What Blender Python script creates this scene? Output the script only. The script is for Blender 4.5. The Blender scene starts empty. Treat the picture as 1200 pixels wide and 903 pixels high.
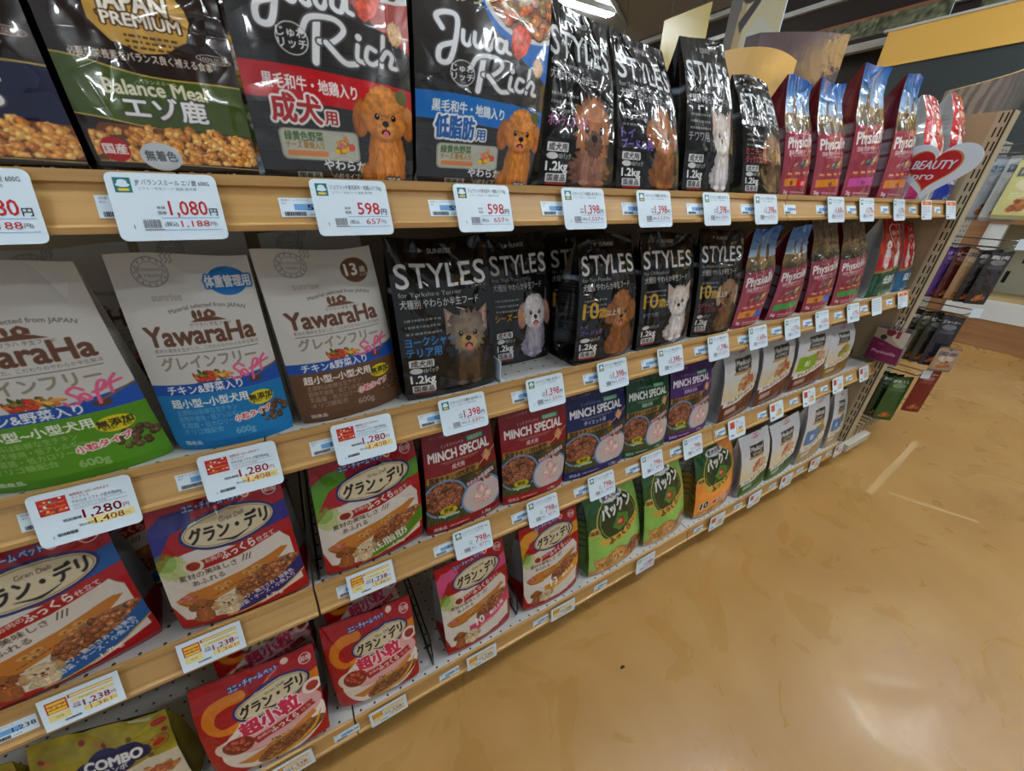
import bpy, math, random, os
import numpy as np
from mathutils import Matrix, Vector

SC = bpy.context.scene
COL = SC.collection

# ------------------------------------------------------------------ camera, world, exposure
cam = bpy.data.cameras.new('camera')
cam.sensor_fit = 'HORIZONTAL'; cam.sensor_width = 36.0; cam.lens = 13.399
cam.clip_start = 0.02; cam.clip_end = 100
camo = bpy.data.objects.new('camera', cam); COL.objects.link(camo)
camo.matrix_world = Matrix(((0.868506, 0.206034, -0.45083, 0), (-0.494949, 0.409826, -0.766204, 0),
                            (0.026898, 0.88859, 0.457912, 1.25), (0, 0, 0, 1)))
SC.camera = camo
SC.view_settings.view_transform = 'Standard'; SC.view_settings.look = 'None'
SC.view_settings.gamma = 1.0; SC.view_settings.use_curve_mapping = False
SC.view_settings.exposure = 0.38
W_AMB = 0.34            # soft light of the large bright store around the aisle
TUBE = 86.0             # fluorescent tube emission
wd = bpy.data.worlds.new('store_surroundings'); SC.world = wd; wd.use_nodes = True
wd.node_tree.nodes['Background'].inputs[0].default_value = (0.84, 0.93, 1.0, 1)
wd.node_tree.nodes['Background'].inputs[1].default_value = W_AMB

# ------------------------------------------------------------------ material helpers
def lin(c):
    return tuple((x / 12.92 if x <= 0.04045 else ((x + 0.055) / 1.055) ** 2.4) for x in c)
def hx(s):
    return tuple(int(s[i:i + 2], 16) / 255 for i in (0, 2, 4))
def newmat(name, col=(0.8, 0.8, 0.8), rough=0.5, metal=0.0, spec=0.5, coat=0.0, coat_rough=0.1):
    m = bpy.data.materials.new(name); m.use_nodes = True
    b = m.node_tree.nodes['Principled BSDF']
    b.inputs['Base Color'].default_value = (*lin(col), 1)
    b.inputs['Roughness'].default_value = rough; b.inputs['Metallic'].default_value = metal
    b.inputs['Specular IOR Level'].default_value = spec
    b.inputs['Coat Weight'].default_value = coat; b.inputs['Coat Roughness'].default_value = coat_rough
    return m
def nd(m, t, **kw):
    n = m.node_tree.nodes.new(t)
    for k, v in kw.items():
        if k in n.inputs: n.inputs[k].default_value = v
        else: setattr(n, k, v)
    return n
def lk(m, a, ao, b, bi):
    m.node_tree.links.new(a.outputs[ao], b.inputs[bi])
def bsdf(m): return m.node_tree.nodes['Principled BSDF']
def ramp(m, stops):
    r = nd(m, 'ShaderNodeValToRGB'); e = r.color_ramp.elements
    while len(e) < len(stops): e.new(0.5)
    for k, (p, c) in enumerate(stops): e[k].position = p; e[k].color = (*lin(c), 1)
    return r
def noisebump(m, scale, strength, dist=0.002, detail=3, coat=False, distortion=0.0):
    tc = nd(m, 'ShaderNodeTexCoord')
    n = nd(m, 'ShaderNodeTexNoise', Scale=scale, Detail=detail, Roughness=.45, Distortion=distortion); lk(m, tc, 'Object', n, 'Vector')
    b = nd(m, 'ShaderNodeBump', Strength=strength, Distance=dist); lk(m, n, 'Fac', b, 'Height')
    lk(m, b, 'Normal', bsdf(m), 'Normal')
    if coat: lk(m, b, 'Normal', bsdf(m), 'Coat Normal')
    return m
def printmat(name, rough, coat=0.0, coat_rough=0.1, spec=0.5, bump=None):
    m = newmat(name, (0.5, 0.5, 0.5), rough, 0, spec, coat, coat_rough)
    a = nd(m, 'ShaderNodeAttribute', attribute_name='print'); lk(m, a, 'Color', bsdf(m), 'Base Color')
    if bump: noisebump(m, bump[0], bump[1], bump[2], detail=1.5, coat=True, distortion=bump[3] if len(bump) > 3 else 0)
    return m

# ------------------------------------------------------------------ mesh helpers
def mesh_obj(name, verts, faces, mats, parent=None, smooth=False, fmat=None):
    me = bpy.data.meshes.new(name)
    me.from_pydata([tuple(map(float, v)) for v in verts], [], faces)
    for m in (mats if isinstance(mats, (list, tuple)) else [mats]): me.materials.append(m)
    if fmat is not None: me.polygons.foreach_set('material_index', np.array(fmat, dtype=np.int32))
    if smooth: me.polygons.foreach_set('use_smooth', np.ones(len(me.polygons), dtype=bool))
    me.update()
    o = bpy.data.objects.new(name, me); COL.objects.link(o)
    if parent is not None: o.parent = parent
    return o
class MB:
    """collects simple shapes into one mesh"""
    def __init__(s): s.v = []; s.f = []; s.m = []
    def add(s, v, f, m=0):
        k = len(s.v); s.v += [tuple(p) for p in v]; s.f += [tuple(i + k for i in q) for q in f]; s.m += [m] * len(f)
    def box(s, x0, x1, y0, y1, z0, z1, m=0):
        s.add([(x0, y0, z0), (x1, y0, z0), (x1, y1, z0), (x0, y1, z0), (x0, y0, z1), (x1, y0, z1), (x1, y1, z1), (x0, y1, z1)],
              [(0, 3, 2, 1), (4, 5, 6, 7), (0, 1, 5, 4), (1, 2, 6, 5), (2, 3, 7, 6), (3, 0, 4, 7)], m)
    def prof_x(s, pts, x0, x1, m=0):
        """closed (y,z) outline swept along x"""
        n = len(pts)
        s.add([(x0, y, z) for y, z in pts] + [(x1, y, z) for y, z in pts],
              [(i, (i + 1) % n, n + (i + 1) % n, n + i) for i in range(n)] + [tuple(range(n))[::-1], tuple(range(n, 2 * n))], m)
    def prism(s, pts, d, m=0):
        """closed 3-D outline extruded by vector d"""
        n = len(pts); d = Vector(d)
        s.add([tuple(p) for p in pts] + [tuple(Vector(p) + d) for p in pts],
              [(i, (i + 1) % n, n + (i + 1) % n, n + i) for i in range(n)] + [tuple(range(n))[::-1], tuple(range(n, 2 * n))], m)
    def tube(s, path, r, m=0, n=6):
        path = [Vector(p) for p in path]; k0 = len(s.v)
        for i, p in enumerate(path):
            t = (path[min(i + 1, len(path) - 1)] - path[max(i - 1, 0)]).normalized()
            a = t.orthogonal().normalized() if i == 0 else (a - a.dot(t) * t).normalized()
            b = t.cross(a)
            for j in range(n):
                w = 2 * math.pi * j / n
                s.v.append(tuple(p + r * (math.cos(w) * a + math.sin(w) * b)))
        for i in range(len(path) - 1):
            for j in range(n):
                s.f.append((k0 + i * n + j, k0 + i * n + (j + 1) % n, k0 + (i + 1) * n + (j + 1) % n, k0 + (i + 1) * n + j)); s.m.append(m)
        s.f.append(tuple(k0 + j for j in range(n))[::-1]); s.m.append(m)
        s.f.append(tuple(k0 + (len(path) - 1) * n + j for j in range(n))); s.m.append(m)
    def build(s, name, mats, parent=None, smooth=False):
        return mesh_obj(name, s.v, s.f, mats, parent, smooth, s.m)
def tag(o, label=None, cat=None, group=None, kind=None):
    if label: o['label'] = label
    if cat: o['category'] = cat
    if group: o['group'] = group
    if kind: o['kind'] = kind
    return o
def thing(name, loc, label, cat, group=None, rz=0.0):
    o = bpy.data.objects.new(name, None); COL.objects.link(o); o.empty_display_size = 0.05
    o.location = loc; o.rotation_euler = (0, 0, rz)
    return tag(o, label, cat, group)

# ------------------------------------------------------------------ lettering outlines
_tc = bpy.data.curves.new('lettering', 'FONT'); _to = bpy.data.objects.new('lettering', _tc); COL.objects.link(_to)
_dg = bpy.context.evaluated_depsgraph_get()
_ol, _tm = {}, {}
def outline(s):
    if s not in _ol:
        _tc.body = s; _dg.update(); ev = _to.evaluated_get(_dg); c = ev.to_curve(_dg); res = []
        for sp in c.splines:
            bp = sp.bezier_points; n = len(bp); pts = []
            for i in range(n):
                a, b = bp[i], bp[(i + 1) % n]
                P = [np.array(q[:2]) for q in (a.co, a.handle_right, b.handle_left, b.co)]
                for t in (0, .25, .5, .75):
                    u = 1 - t; pts.append(u**3 * P[0] + 3 * u * u * t * P[1] + 3 * u * t * t * P[2] + t**3 * P[3])
            res.append(np.array(pts))
        ev.to_curve_clear(); _ol[s] = res
    return _ol[s]
def text_tris(s):
    if s not in _tm:
        _tc.resolution_u = 2; _tc.body = s; _dg.update(); ev = _to.evaluated_get(_dg); me = ev.to_mesh()
        v = np.array([p.co[:2] for p in me.vertices]); f = [tuple(p.vertices) for p in me.polygons]
        ev.to_mesh_clear(); _tm[s] = (v, f)
    return _tm[s]
# ------------------------------------------------------------------ surfaces of the store
def floor_material():
    m = newmat('polished_floor', (.6, .45, .25), .3)
    tc = nd(m, 'ShaderNodeTexCoord')
    n1 = nd(m, 'ShaderNodeTexNoise', Scale=1.3, Detail=5, Roughness=.55, Distortion=1.6); lk(m, tc, 'Object', n1, 'Vector')
    n2 = nd(m, 'ShaderNodeTexNoise', Scale=3.2, Detail=5, Roughness=.5, Distortion=2.2); lk(m, tc, 'Object', n2, 'Vector')
    r1 = ramp(m, [(.28, (.635, .465, .235)), (.52, (.68, .515, .28)), (.75, (.725, .57, .335))]); lk(m, n1, 'Fac', r1, 'Fac')
    r2 = ramp(m, [(.30, (.70, .70, .70)), (.55, (.735, .735, .735)), (.72, (.765, .765, .765))]); lk(m, n2, 'Fac', r2, 'Fac')
    mx = nd(m, 'ShaderNodeMixRGB', blend_type='OVERLAY', Fac=.25); lk(m, r1, 'Color', mx, 'Color1'); lk(m, r2, 'Color', mx, 'Color2'); lk(m, mx, 'Color', bsdf(m), 'Base Color')
    mr = nd(m, 'ShaderNodeMapRange'); mr.inputs['From Min'].default_value = .3; mr.inputs['From Max'].default_value = .7; mr.inputs['To Min'].default_value = .22; mr.inputs['To Max'].default_value = .42
    lk(m, n2, 'Fac', mr, 'Value'); lk(m, mr, 'Result', bsdf(m), 'Roughness')
    b = nd(m, 'ShaderNodeBump', Strength=.05, Distance=.004); lk(m, n2, 'Fac', b, 'Height'); lk(m, b, 'Normal', bsdf(m), 'Normal'); return m
def wood_material(name, c0, c1, c2, rough=.45, sx=(.9, 14, 55)):
    m = newmat(name, c1, rough); tc = nd(m, 'ShaderNodeTexCoord'); mp = nd(m, 'ShaderNodeMapping'); mp.inputs['Scale'].default_value = sx; lk(m, tc, 'Object', mp, 'Vector')
    n = nd(m, 'ShaderNodeTexNoise', Scale=1.6, Detail=5, Distortion=.5); lk(m, mp, 'Vector', n, 'Vector')
    r = ramp(m, [(.3, c0), (.5, c1), (.7, c2)]); lk(m, n, 'Fac', r, 'Fac'); lk(m, r, 'Color', bsdf(m), 'Base Color'); return m
def dots_material(name, col, pitch, rad, hole=(.08, .08, .08), sl=(1, 1, 1), rough=.4):
    """painted sheet metal with punched holes"""
    m = newmat(name, col, rough); tc = nd(m, 'ShaderNodeTexCoord'); a = nd(m, 'ShaderNodeVectorMath', operation='MULTIPLY'); a.inputs[1].default_value = tuple(k / pitch for k in sl); lk(m, tc, 'Object', a, 0)
    f = nd(m, 'ShaderNodeVectorMath', operation='FRACTION'); lk(m, a, 'Vector', f, 0); s = nd(m, 'ShaderNodeVectorMath', operation='SUBTRACT'); s.inputs[1].default_value = (.5, .5, .5); lk(m, f, 'Vector', s, 0)
    z = nd(m, 'ShaderNodeVectorMath', operation='MULTIPLY'); z.inputs[1].default_value = tuple(1.0 if k else 0.0 for k in sl); lk(m, s, 'Vector', z, 0)
    l = nd(m, 'ShaderNodeVectorMath', operation='LENGTH'); lk(m, z, 'Vector', l, 0); c = nd(m, 'ShaderNodeMath', operation='LESS_THAN'); c.inputs[1].default_value = rad; lk(m, l, 'Value', c, 0)
    mx = nd(m, 'ShaderNodeMixRGB'); mx.inputs['Color1'].default_value = (*lin(col), 1); mx.inputs['Color2'].default_value = (*lin(hole), 1); lk(m, c, 'Value', mx, 'Fac'); lk(m, mx, 'Color', bsdf(m), 'Base Color'); return m
M_FLOOR = floor_material()
M_CEIL = noisebump(newmat('ceiling_board', (.62, .62, .60), .8), 60, .2)
M_WALLD = noisebump(newmat('dark_brown_wall', (.17, .13, .11), .7), 9, .2)
M_TRIM = newmat('white_trim', (.80, .81, .80), .4)
M_RAIL = wood_material('maple_print_rail', (.70, .535, .31), (.75, .59, .36), (.79, .635, .405), .42)
M_DECK = dots_material('white_punched_deck', (.80, .81, .80), .032, .085, (.15, .15, .15), (1, 1, 0))
M_BEIGE = noisebump(newmat('beige_painted_steel', (.66, .585, .455), .45), 200, .05, .0005)
M_POST = newmat('beige_upright', (.72, .66, .54), .38)
M_DARK = newmat('dark_gap', (.05, .05, .05), .8)
M_STEEL = newmat('chrome_wire', (.55, .55, .55), .22, 1.0)
M_WIREB = newmat('dark_wire', (.10, .10, .10), .35, .6)
M_WHITE = newmat('white_card', (.86, .93, .98), .35)
M_EMIT = newmat('lit_tube', (1, 1, 1)); bsdf(M_EMIT).inputs['Emission Color'].default_value = (.88, .95, 1, 1); bsdf(M_EMIT).inputs['Emission Strength'].default_value = TUBE

S = MB(); S.box(-4, 7, -5, 9, -.05, 0); tag(S.build('floor', M_FLOOR), kind='structure')
S = MB(); S.box(-4, 7, -5, 9, 3.65, 3.70); tag(S.build('ceiling', M_CEIL), kind='structure')
S = MB(); S.box(6.35, 6.5, -5, 9, 0, 3.65); tag(S.build('wall_far', M_WALLD), kind='structure')
S = MB(); S.box(-4, 6.35, 8.9, 9.0, 0, 3.65); tag(S.build('wall_back', noisebump(newmat('pale_store_wall', (.62, .60, .56), .7), 9, .1)), kind='structure')
for i, (z, hh, x) in enumerate(((3.63, .06, 6.26), (3.36, .05, 6.28), (3.06, .05, 6.28), (2.82, .07, 6.15))):
    S = MB(); S.box(x, x + .10, -4.5, 8.5, z - hh, z); tag(S.build('trim_%d' % (i + 1), M_TRIM), kind='structure')

# fluorescent ceiling lights, running along the aisle
k = 0
LDESC = {(0, 0): 'long white ceiling light above the aisle by the camera', (1, 0): 'long white ceiling light above the middle of the aisle', (2, 0): 'long white ceiling light above the far end of the aisle',
         (0, 1): 'long white ceiling light across the aisle behind the camera', (1, 1): 'unseen long white ceiling light added across the aisle opposite the shelf middle', (2, 1): 'unseen long white ceiling light added across the aisle towards the far wall',
         (0, 2): 'long white ceiling light behind the gondola near the camera', (1, 2): 'long white ceiling light behind the gondola middle', (2, 2): 'bright white ceiling light seen above the black top-shelf bags'}
LX = {(0, 0): (-.9, .5), (1, 0): (1.9, .15), (2, 0): (4.5, -.3), (0, 1): (-3.0, -2.9), (1, 1): (2.2, -1.7), (2, 1): (4.9, -1.5), (0, 2): (-.9, 5.9), (1, 2): (1.9, 5.9), (2, 2): (4.35, 5.9)}  # middle and far fixtures across the aisle: unseen, added to brighten the floor
for iy in range(3):
    for ix in range(3):
        x, y = LX[(ix, iy)]
        t = thing('ceiling_light', (x, y, 3.65), LDESC[(ix, iy)], 'ceiling light', 'fluorescent ceiling lights')
        b = MB(); b.prof_x([(-.10, 0), (-.07, -.05), (.07, -.05), (.10, 0)], -.65, .65); hs = b.build('housing', M_TRIM, t)
        for e in (-.655, .655): b = MB(); b.prof_x([(-.085, -.002), (-.06, -.07), (.06, -.07), (.085, -.002)], e - .006, e + .006); b.build('end_cap', M_TRIM, hs)
        for s in (-.045, .045): b = MB(); b.tube([(-.60, s, -.062), (.60, s, -.062)], .016, n=10); b.build('tube', M_EMIT, t, True)

# ------------------------------------------------------------------ the gondola
SECT = [(-1.280, -.0815), (-.0795, 1.119), (1.121, 2.332)]; SNAME = ['nearest', 'middle', 'end']; HNAME = {1: 'top', 2: 'second', 3: 'third', 4: 'bottom'}
LIP = {1: 1.256, 2: .911, 3: .571, 4: .128}; YF = {1: .58, 2: .58, 3: .58, 4: .55}
for si, (x0, x1) in enumerate(SECT):
    t = thing('gondola_frame', (x0, 1.0, 0), 'beige gondola back and plinth behind the %s shelf section' % SNAME[si], 'shelf frame', 'gondola frames')
    b = MB(); b.box(0, x1 - x0, .032, .05, .02, 1.555); b.build('back_panel', M_BEIGE, t)
    b = MB(); b.box(0, x1 - x0, -.40, -.385, 0, .099); b.build('plinth', M_DARK, t)
    for hgt in (1, 2, 3, 4):
        yf, zt = YF[hgt], LIP[hgt]; zd = {1: 1.246, 2: .905, 3: .562, 4: .120}[hgt]
        t = thing('display_shelf', (x0, yf, zt), 'wood-fronted %s shelf of the %s section, white deck' % (HNAME[hgt], SNAME[si]), 'shelf', 'wood-fronted shelves')
        b = MB(); b.box(.001, x1 - x0 - .001, .0065, 1.03 - yf, zd - zt - .018, zd - zt); b.build('deck', M_DECK, t)
        sl = 1 if hgt < 4 else .35
        P = [(.006, 0), (0, 0), (-.0005, -.0105), (.0035, -.0125), (.0035 - .0165 * sl, -.049), (-.002 - .0165 * sl, -.051), (-.002 - .0165 * sl, -.0575), (.006, -.0575)]
        b = MB(); b.prof_x(P, .001, x1 - x0 - .001); b.build('price_rail', M_RAIL, t)
# end panel with its slotted upright
t = thing('slotted_end_panel', (2.340, .55, 0), 'beige end panel with a double-slotted upright at the far end of the shelves', 'end panel')
b = MB(); b.box(0, .014, .030, .49, .13, 1.545); b.build('side_panel', M_BEIGE, t)
b = MB(); zz = .15; ya, yb = .0, .036
sy = [(.006, .0105), (.0195, .024)]; prev = .13
edges = [ya, sy[0][0], sy[0][1], sy[1][0], sy[1][1], yb]; zed = [.13]; z = .145
while z < 1.53: zed += [z, z + .030]; z += .044
zed.append(1.545)
for i in range(len(zed) - 1):
    for j in range(5):
        if i % 2 == 1 and j in (1, 3): continue
        b.add([(-.004, edges[j], zed[i]), (-.004, edges[j + 1], zed[i]), (-.004, edges[j + 1], zed[i + 1]), (-.004, edges[j], zed[i + 1])], [(0, 1, 2, 3)])
b.build('slotted_strip', M_POST, t)
b = MB(); b.box(.004, .012, .001, .034, .13, 1.545); b.build('channel', M_DARK, t)
b = MB(); b.box(-.003, .052, -.006, .0, .13, 1.545); b.box(-.005, -.0035, -.003, .0012, .13, 1.545, 1); b.build('front_strip', [M_POST, M_DARK], t)
# ------------------------------------------------------------------ printed artwork (evaluated per mesh vertex)
RNG = np.random.default_rng(7)
def vnoise(h, w, cells, seed=0, octv=3):
    r = np.random.default_rng(seed); out = np.zeros((h, w)); amp = 1; tot = 0
    for o in range(octv):
        c = max(2, int(cells * 2**o)); g = r.random((c + 2, c + 2))
        y = np.linspace(0, c, h); x = np.linspace(0, c, w); yi = y.astype(int); xi = x.astype(int); fy = (y - yi)[:, None]; fx = (x - xi)[None]
        fy = fy * fy * (3 - 2 * fy); fx = fx * fx * (3 - 2 * fx)
        a = g[yi][:, xi]; b = g[yi][:, xi + 1]; d = g[yi + 1][:, xi]; e = g[yi + 1][:, xi + 1]
        out += amp * ((a * (1 - fx) + b * fx) * (1 - fy) + (d * (1 - fx) + e * fx) * fy); tot += amp; amp *= .5
    return out / tot
def dil(m, r):
    if r <= 0: return m
    p = int(math.ceil(r)) + 1; q = np.pad(m, p); out = q.copy(); n = 8 if r < 3 else 14
    for rr in ([r] if r < 2 else [r, r * .5]):
        for k in range(n):
            dx = rr * math.cos(2 * math.pi * k / n); dy = rr * math.sin(2 * math.pi * k / n)
            ix, iy = math.floor(dx), math.floor(dy); fx, fy = dx - ix, dy - iy; s = 0
            for (a, b, w) in ((0, 0, (1 - fx) * (1 - fy)), (1, 0, fx * (1 - fy)), (0, 1, (1 - fx) * fy), (1, 1, fx * fy)):
                if w > .01: s = s + w * np.roll(np.roll(q, iy + b, 0), ix + a, 1)
            out = np.maximum(out, s)
    return out
class Cv:
    def __init__(s, W, A, bg):
        s.W = W; s.A = A; s.H = int(round(W * A)); s.p = np.empty((s.H, W, 3)); s.p[:] = bg
    def mask(s, polys, pad=1):
        allp = np.concatenate(polys) * s.W
        x0 = max(0, int(allp[:, 0].min()) - pad - 1); x1 = min(s.W, int(allp[:, 0].max()) + pad + 2)
        y0 = max(0, int(allp[:, 1].min()) - pad - 1); y1 = min(s.H, int(allp[:, 1].max()) + pad + 2)
        if x1 <= x0 or y1 <= y0: return None
        S = 3; w = x1 - x0; h = y1 - y0; acc = np.zeros(((h * S), w + 2))
        E0 = []; E1 = []
        for p in polys:
            q = p * s.W - (x0, y0); E0.append(q); E1.append(np.roll(q, -1, 0))
        a = np.concatenate(E0); b = np.concatenate(E1); sg = np.where(b[:, 1] > a[:, 1], 1.0, -1.0)
        up = b[:, 1] < a[:, 1]; a2 = np.where(up[:, None], b, a); b2 = np.where(up[:, None], a, b)
        k0 = np.maximum(np.ceil(a2[:, 1] * S - .5), 0).astype(int); k1 = np.minimum(np.ceil(b2[:, 1] * S - .5), h * S).astype(int)
        n = np.maximum(k1 - k0, 0); ok = n > 0
        if not ok.any(): return None
        a2, b2, sg, k0, n = a2[ok], b2[ok], sg[ok], k0[ok], n[ok]
        idx = np.repeat(np.arange(len(n)), n); row = np.arange(n.sum()) - np.repeat(np.cumsum(n) - n, n) + k0[idx]
        yy = (row + .5) / S; dx = (b2[:, 0] - a2[:, 0]) / np.maximum(b2[:, 1] - a2[:, 1], 1e-9)
        x = np.clip(a2[idx, 0] + (yy - a2[idx, 1]) * dx[idx], 0, w); xi = np.floor(x).astype(int); fr = x - xi
        np.add.at(acc, (row, xi), sg[idx] * (1 - fr)); np.add.at(acc, (row, xi + 1), sg[idx] * fr)
        m = np.clip(np.abs(np.cumsum(acc, 1)[:, :w]), 0, 1).reshape(h, S, w).mean(1)
        return m, x0, y0
    def blend(s, m, x0, y0, col, al=1.0):
        h, w = m.shape
        xs, ys = max(0, -x0), max(0, -y0); m = m[ys:min(h, s.H - y0), xs:min(w, s.W - x0)]; x0 += xs; y0 += ys; h, w = m.shape
        if h <= 0 or w <= 0: return
        v = s.p[y0:y0 + h, x0:x0 + w]; m = (m * al)[..., None]
        if callable(col):
            X = (np.arange(x0, x0 + w) + .5) / s.W; Y = (np.arange(y0, y0 + h) + .5) / s.W
            c = col(*np.meshgrid(X, Y))
        else: c = np.array(col)
        v[:] = v * (1 - m) + c * m
    def fill(s, polys, col, al=1.0, grow=0, out=None):
        r = s.mask([np.asarray(p, float) for p in polys], pad=1)
        if r is None: return
        m, x0, y0 = r
        def dd(px):
            p = int(math.ceil(px)) + 1; return dil(m, px), x0 - p, y0 - p
        for oc, ow in (out or []):
            s.blend(*dd(grow * s.W + ow * s.W), oc)
        if grow > 0: s.blend(*dd(grow * s.W), col, al)
        else: s.blend(m, x0, y0, col, al)
    def rect(s, x0, y0, x1, y1, col, al=1.0, r=0.0, slope=0.0):
        if r <= 0: P = [(x0, y0), (x1, y0 + slope * (x1 - x0)), (x1, y1 + slope * (x1 - x0)), (x0, y1)]
        else:
            P = []
            for cx, cy, a in ((x1 - r, y0 + r, -90), (x1 - r, y1 - r, 0), (x0 + r, y1 - r, 90), (x0 + r, y0 + r, 180)):
                P += [(cx + r * math.cos(math.radians(a + t)), cy + r * math.sin(math.radians(a + t))) for t in (0, 30, 60, 90)]
        s.fill([P], col, al)
    def ell(s, cx, cy, rx, ry, col, al=1.0, rot=0.0, out=None, n=40, fuzz=0.0, seed=1):
        t = np.linspace(0, 2 * np.pi, n, endpoint=False); k = 1.0
        if fuzz: k = 1 + fuzz * (np.random.default_rng(seed).random(n) - .5)
        x = rx * np.cos(t) * k; y = ry * np.sin(t) * k; c, d = math.cos(rot), math.sin(rot)
        s.fill([np.stack([cx + x * c - y * d, cy + x * d + y * c], 1)], col, al, out=out)
    def ring(s, cx, cy, rx, ry, w, col, al=1.0, rot=0.0):
        t = np.linspace(0, 2 * np.pi, 48, endpoint=False); c, d = math.cos(rot), math.sin(rot); P = []
        for k, sg in ((0, 1), (w, -1)):
            x = (rx - k) * np.cos(t * sg); y = (ry - k) * np.sin(t * sg); P.append(np.stack([cx + x * c - y * d, cy + x * d + y * c], 1))
        s.fill(P, col, al)
    def stroke(s, pts, w, col, al=1.0, out=None, smooth=True):
        P = np.array(pts, float)
        if smooth and len(P) > 2:
            Q = np.vstack([2 * P[0] - P[1], P, 2 * P[-1] - P[-2]]); R = []
            for i in range(1, len(Q) - 2):
                for t in np.linspace(0, 1, 7, endpoint=False):
                    a, b, c, d = Q[i - 1], Q[i], Q[i + 1], Q[i + 2]
                    R.append(.5 * (2 * b + (c - a) * t + (2 * a - 5 * b + 4 * c - d) * t * t + (3 * b - a - 3 * c + d) * t**3))
            P = np.array(R + [P[-1]])
        W = np.full(len(P), w) if np.isscalar(w) else np.interp(np.linspace(0, 1, len(P)), np.linspace(0, 1, len(w)), w)
        polys = []; th = np.linspace(0, 2 * np.pi, 10, endpoint=False)
        for i in range(len(P)):
            polys.append(P[i] + W[i] / 2 * np.stack([np.cos(th), np.sin(th)], 1))
            if i:
                d = P[i] - P[i - 1]; L = math.hypot(*d)
                if L > 1e-6:
                    nrm = np.array([-d[1], d[0]]) / L
                    q = np.array([P[i - 1] - nrm * W[i - 1] / 2, P[i] - nrm * W[i] / 2, P[i] + nrm * W[i] / 2, P[i - 1] + nrm * W[i - 1] / 2])
                    ar = np.sum(q[:, 0] * np.roll(q[:, 1], -1) - np.roll(q[:, 0], -1) * q[:, 1])
                    polys.append(q if ar > 0 else q[::-1])
        s.fill(polys, col, al, out=out)
    def text(s, t, x, y, h, col, an='l', fit=None, sx=1.0, bold=0.0, out=None, rot=0.0, shear=0.0, al=1.0, arc=None):
        """h: letter body size, y: baseline"""
        O = outline(t)
        if not O: return
        A = np.concatenate(O); lo, hi = A[:, 0].min(), A[:, 0].max(); wd_ = (hi - lo) * h
        if fit: sx = fit / wd_
        ox = {'l': 0, 'c': -.5, 'r': -1}[an] * wd_ * sx; c, d = math.cos(rot), math.sin(rot); R = []
        for p in O:
            px = ((p[:, 0] - lo) * h + shear * p[:, 1] * h) * sx + ox; py = -p[:, 1] * h
            if arc: th = px / arc; px, py = (arc - py) * np.sin(th), py * 0 + arc - (arc - py) * np.cos(th)
            R.append(np.stack([x + px * c - py * d, y + px * d + py * c], 1))
        s.fill(R, col, al, grow=bold * h, out=out)
    def lines(s, x, y, w, n, dy, h, col, al=.8, seed=3, rot=0.0):
        """rows of fine print, too small to read in the photo"""
        r = np.random.default_rng(seed); c, d = math.cos(rot), math.sin(rot)
        for i in range(n):
            xx = 0.0; yy = i * dy
            while xx < w:
                l = .012 + .03 * r.random(); e = min(xx + l, w)
                s.fill([[(x + u * c - v * d, y + u * d + v * c) for u, v in ((xx, yy), (e, yy), (e, yy + h), (xx, yy + h))]], col, al)
                xx = e + .006 + .01 * r.random()
    def kibble(s, cx, cy, rx, ry, cols, sz, seed=1, n=None, rot=0.0, ring=0.0, sides=12):
        r = np.random.default_rng(seed); n = n or int(1.5 * rx * ry * 3.1 / (sz * sz)); c, d = math.cos(rot), math.sin(rot)
        P = []
        while len(P) < n:
            a, b = r.uniform(-1, 1, 2)
            if a * a + b * b < 1: P.append((a * rx, b * ry))
        P.sort(key=lambda q: q[1])
        for a, b in P:
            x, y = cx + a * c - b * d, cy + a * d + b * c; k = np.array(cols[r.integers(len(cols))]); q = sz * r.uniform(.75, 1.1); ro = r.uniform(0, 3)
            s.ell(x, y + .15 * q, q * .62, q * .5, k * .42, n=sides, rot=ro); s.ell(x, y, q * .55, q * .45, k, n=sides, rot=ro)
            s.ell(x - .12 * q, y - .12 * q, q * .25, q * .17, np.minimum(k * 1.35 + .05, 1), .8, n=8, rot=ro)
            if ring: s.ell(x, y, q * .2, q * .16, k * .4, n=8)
    def fur(s, cx, cy, rx, ry, col, rot=0.0, fuzz=.1, seed=1, n=60, var=.22, dark=(.5, .35)):
        r = np.random.default_rng(seed); N = vnoise(80, 80, 9, seed, 3)
        def f(X, Y):
            i = (np.clip((Y - cy) / max(ry, 1e-6) * .5 + .5, 0, 1) * 79).astype(int); j = (np.clip((X - cx) / max(rx, 1e-6) * .5 + .5, 0, 1) * 79).astype(int)
            e = ((X - cx) / rx)**2 + ((Y - cy) / ry)**2
            k = 1 + var * 2 * (N[i, j] - .5) - dark[1] * np.clip(e - dark[0], 0, 1)
            return np.clip(np.array(col)[None, None] * k[..., None], 0, 1)
        s.ell(cx, cy, rx, ry, f, 1, rot, n=n, fuzz=fuzz, seed=seed)
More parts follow.
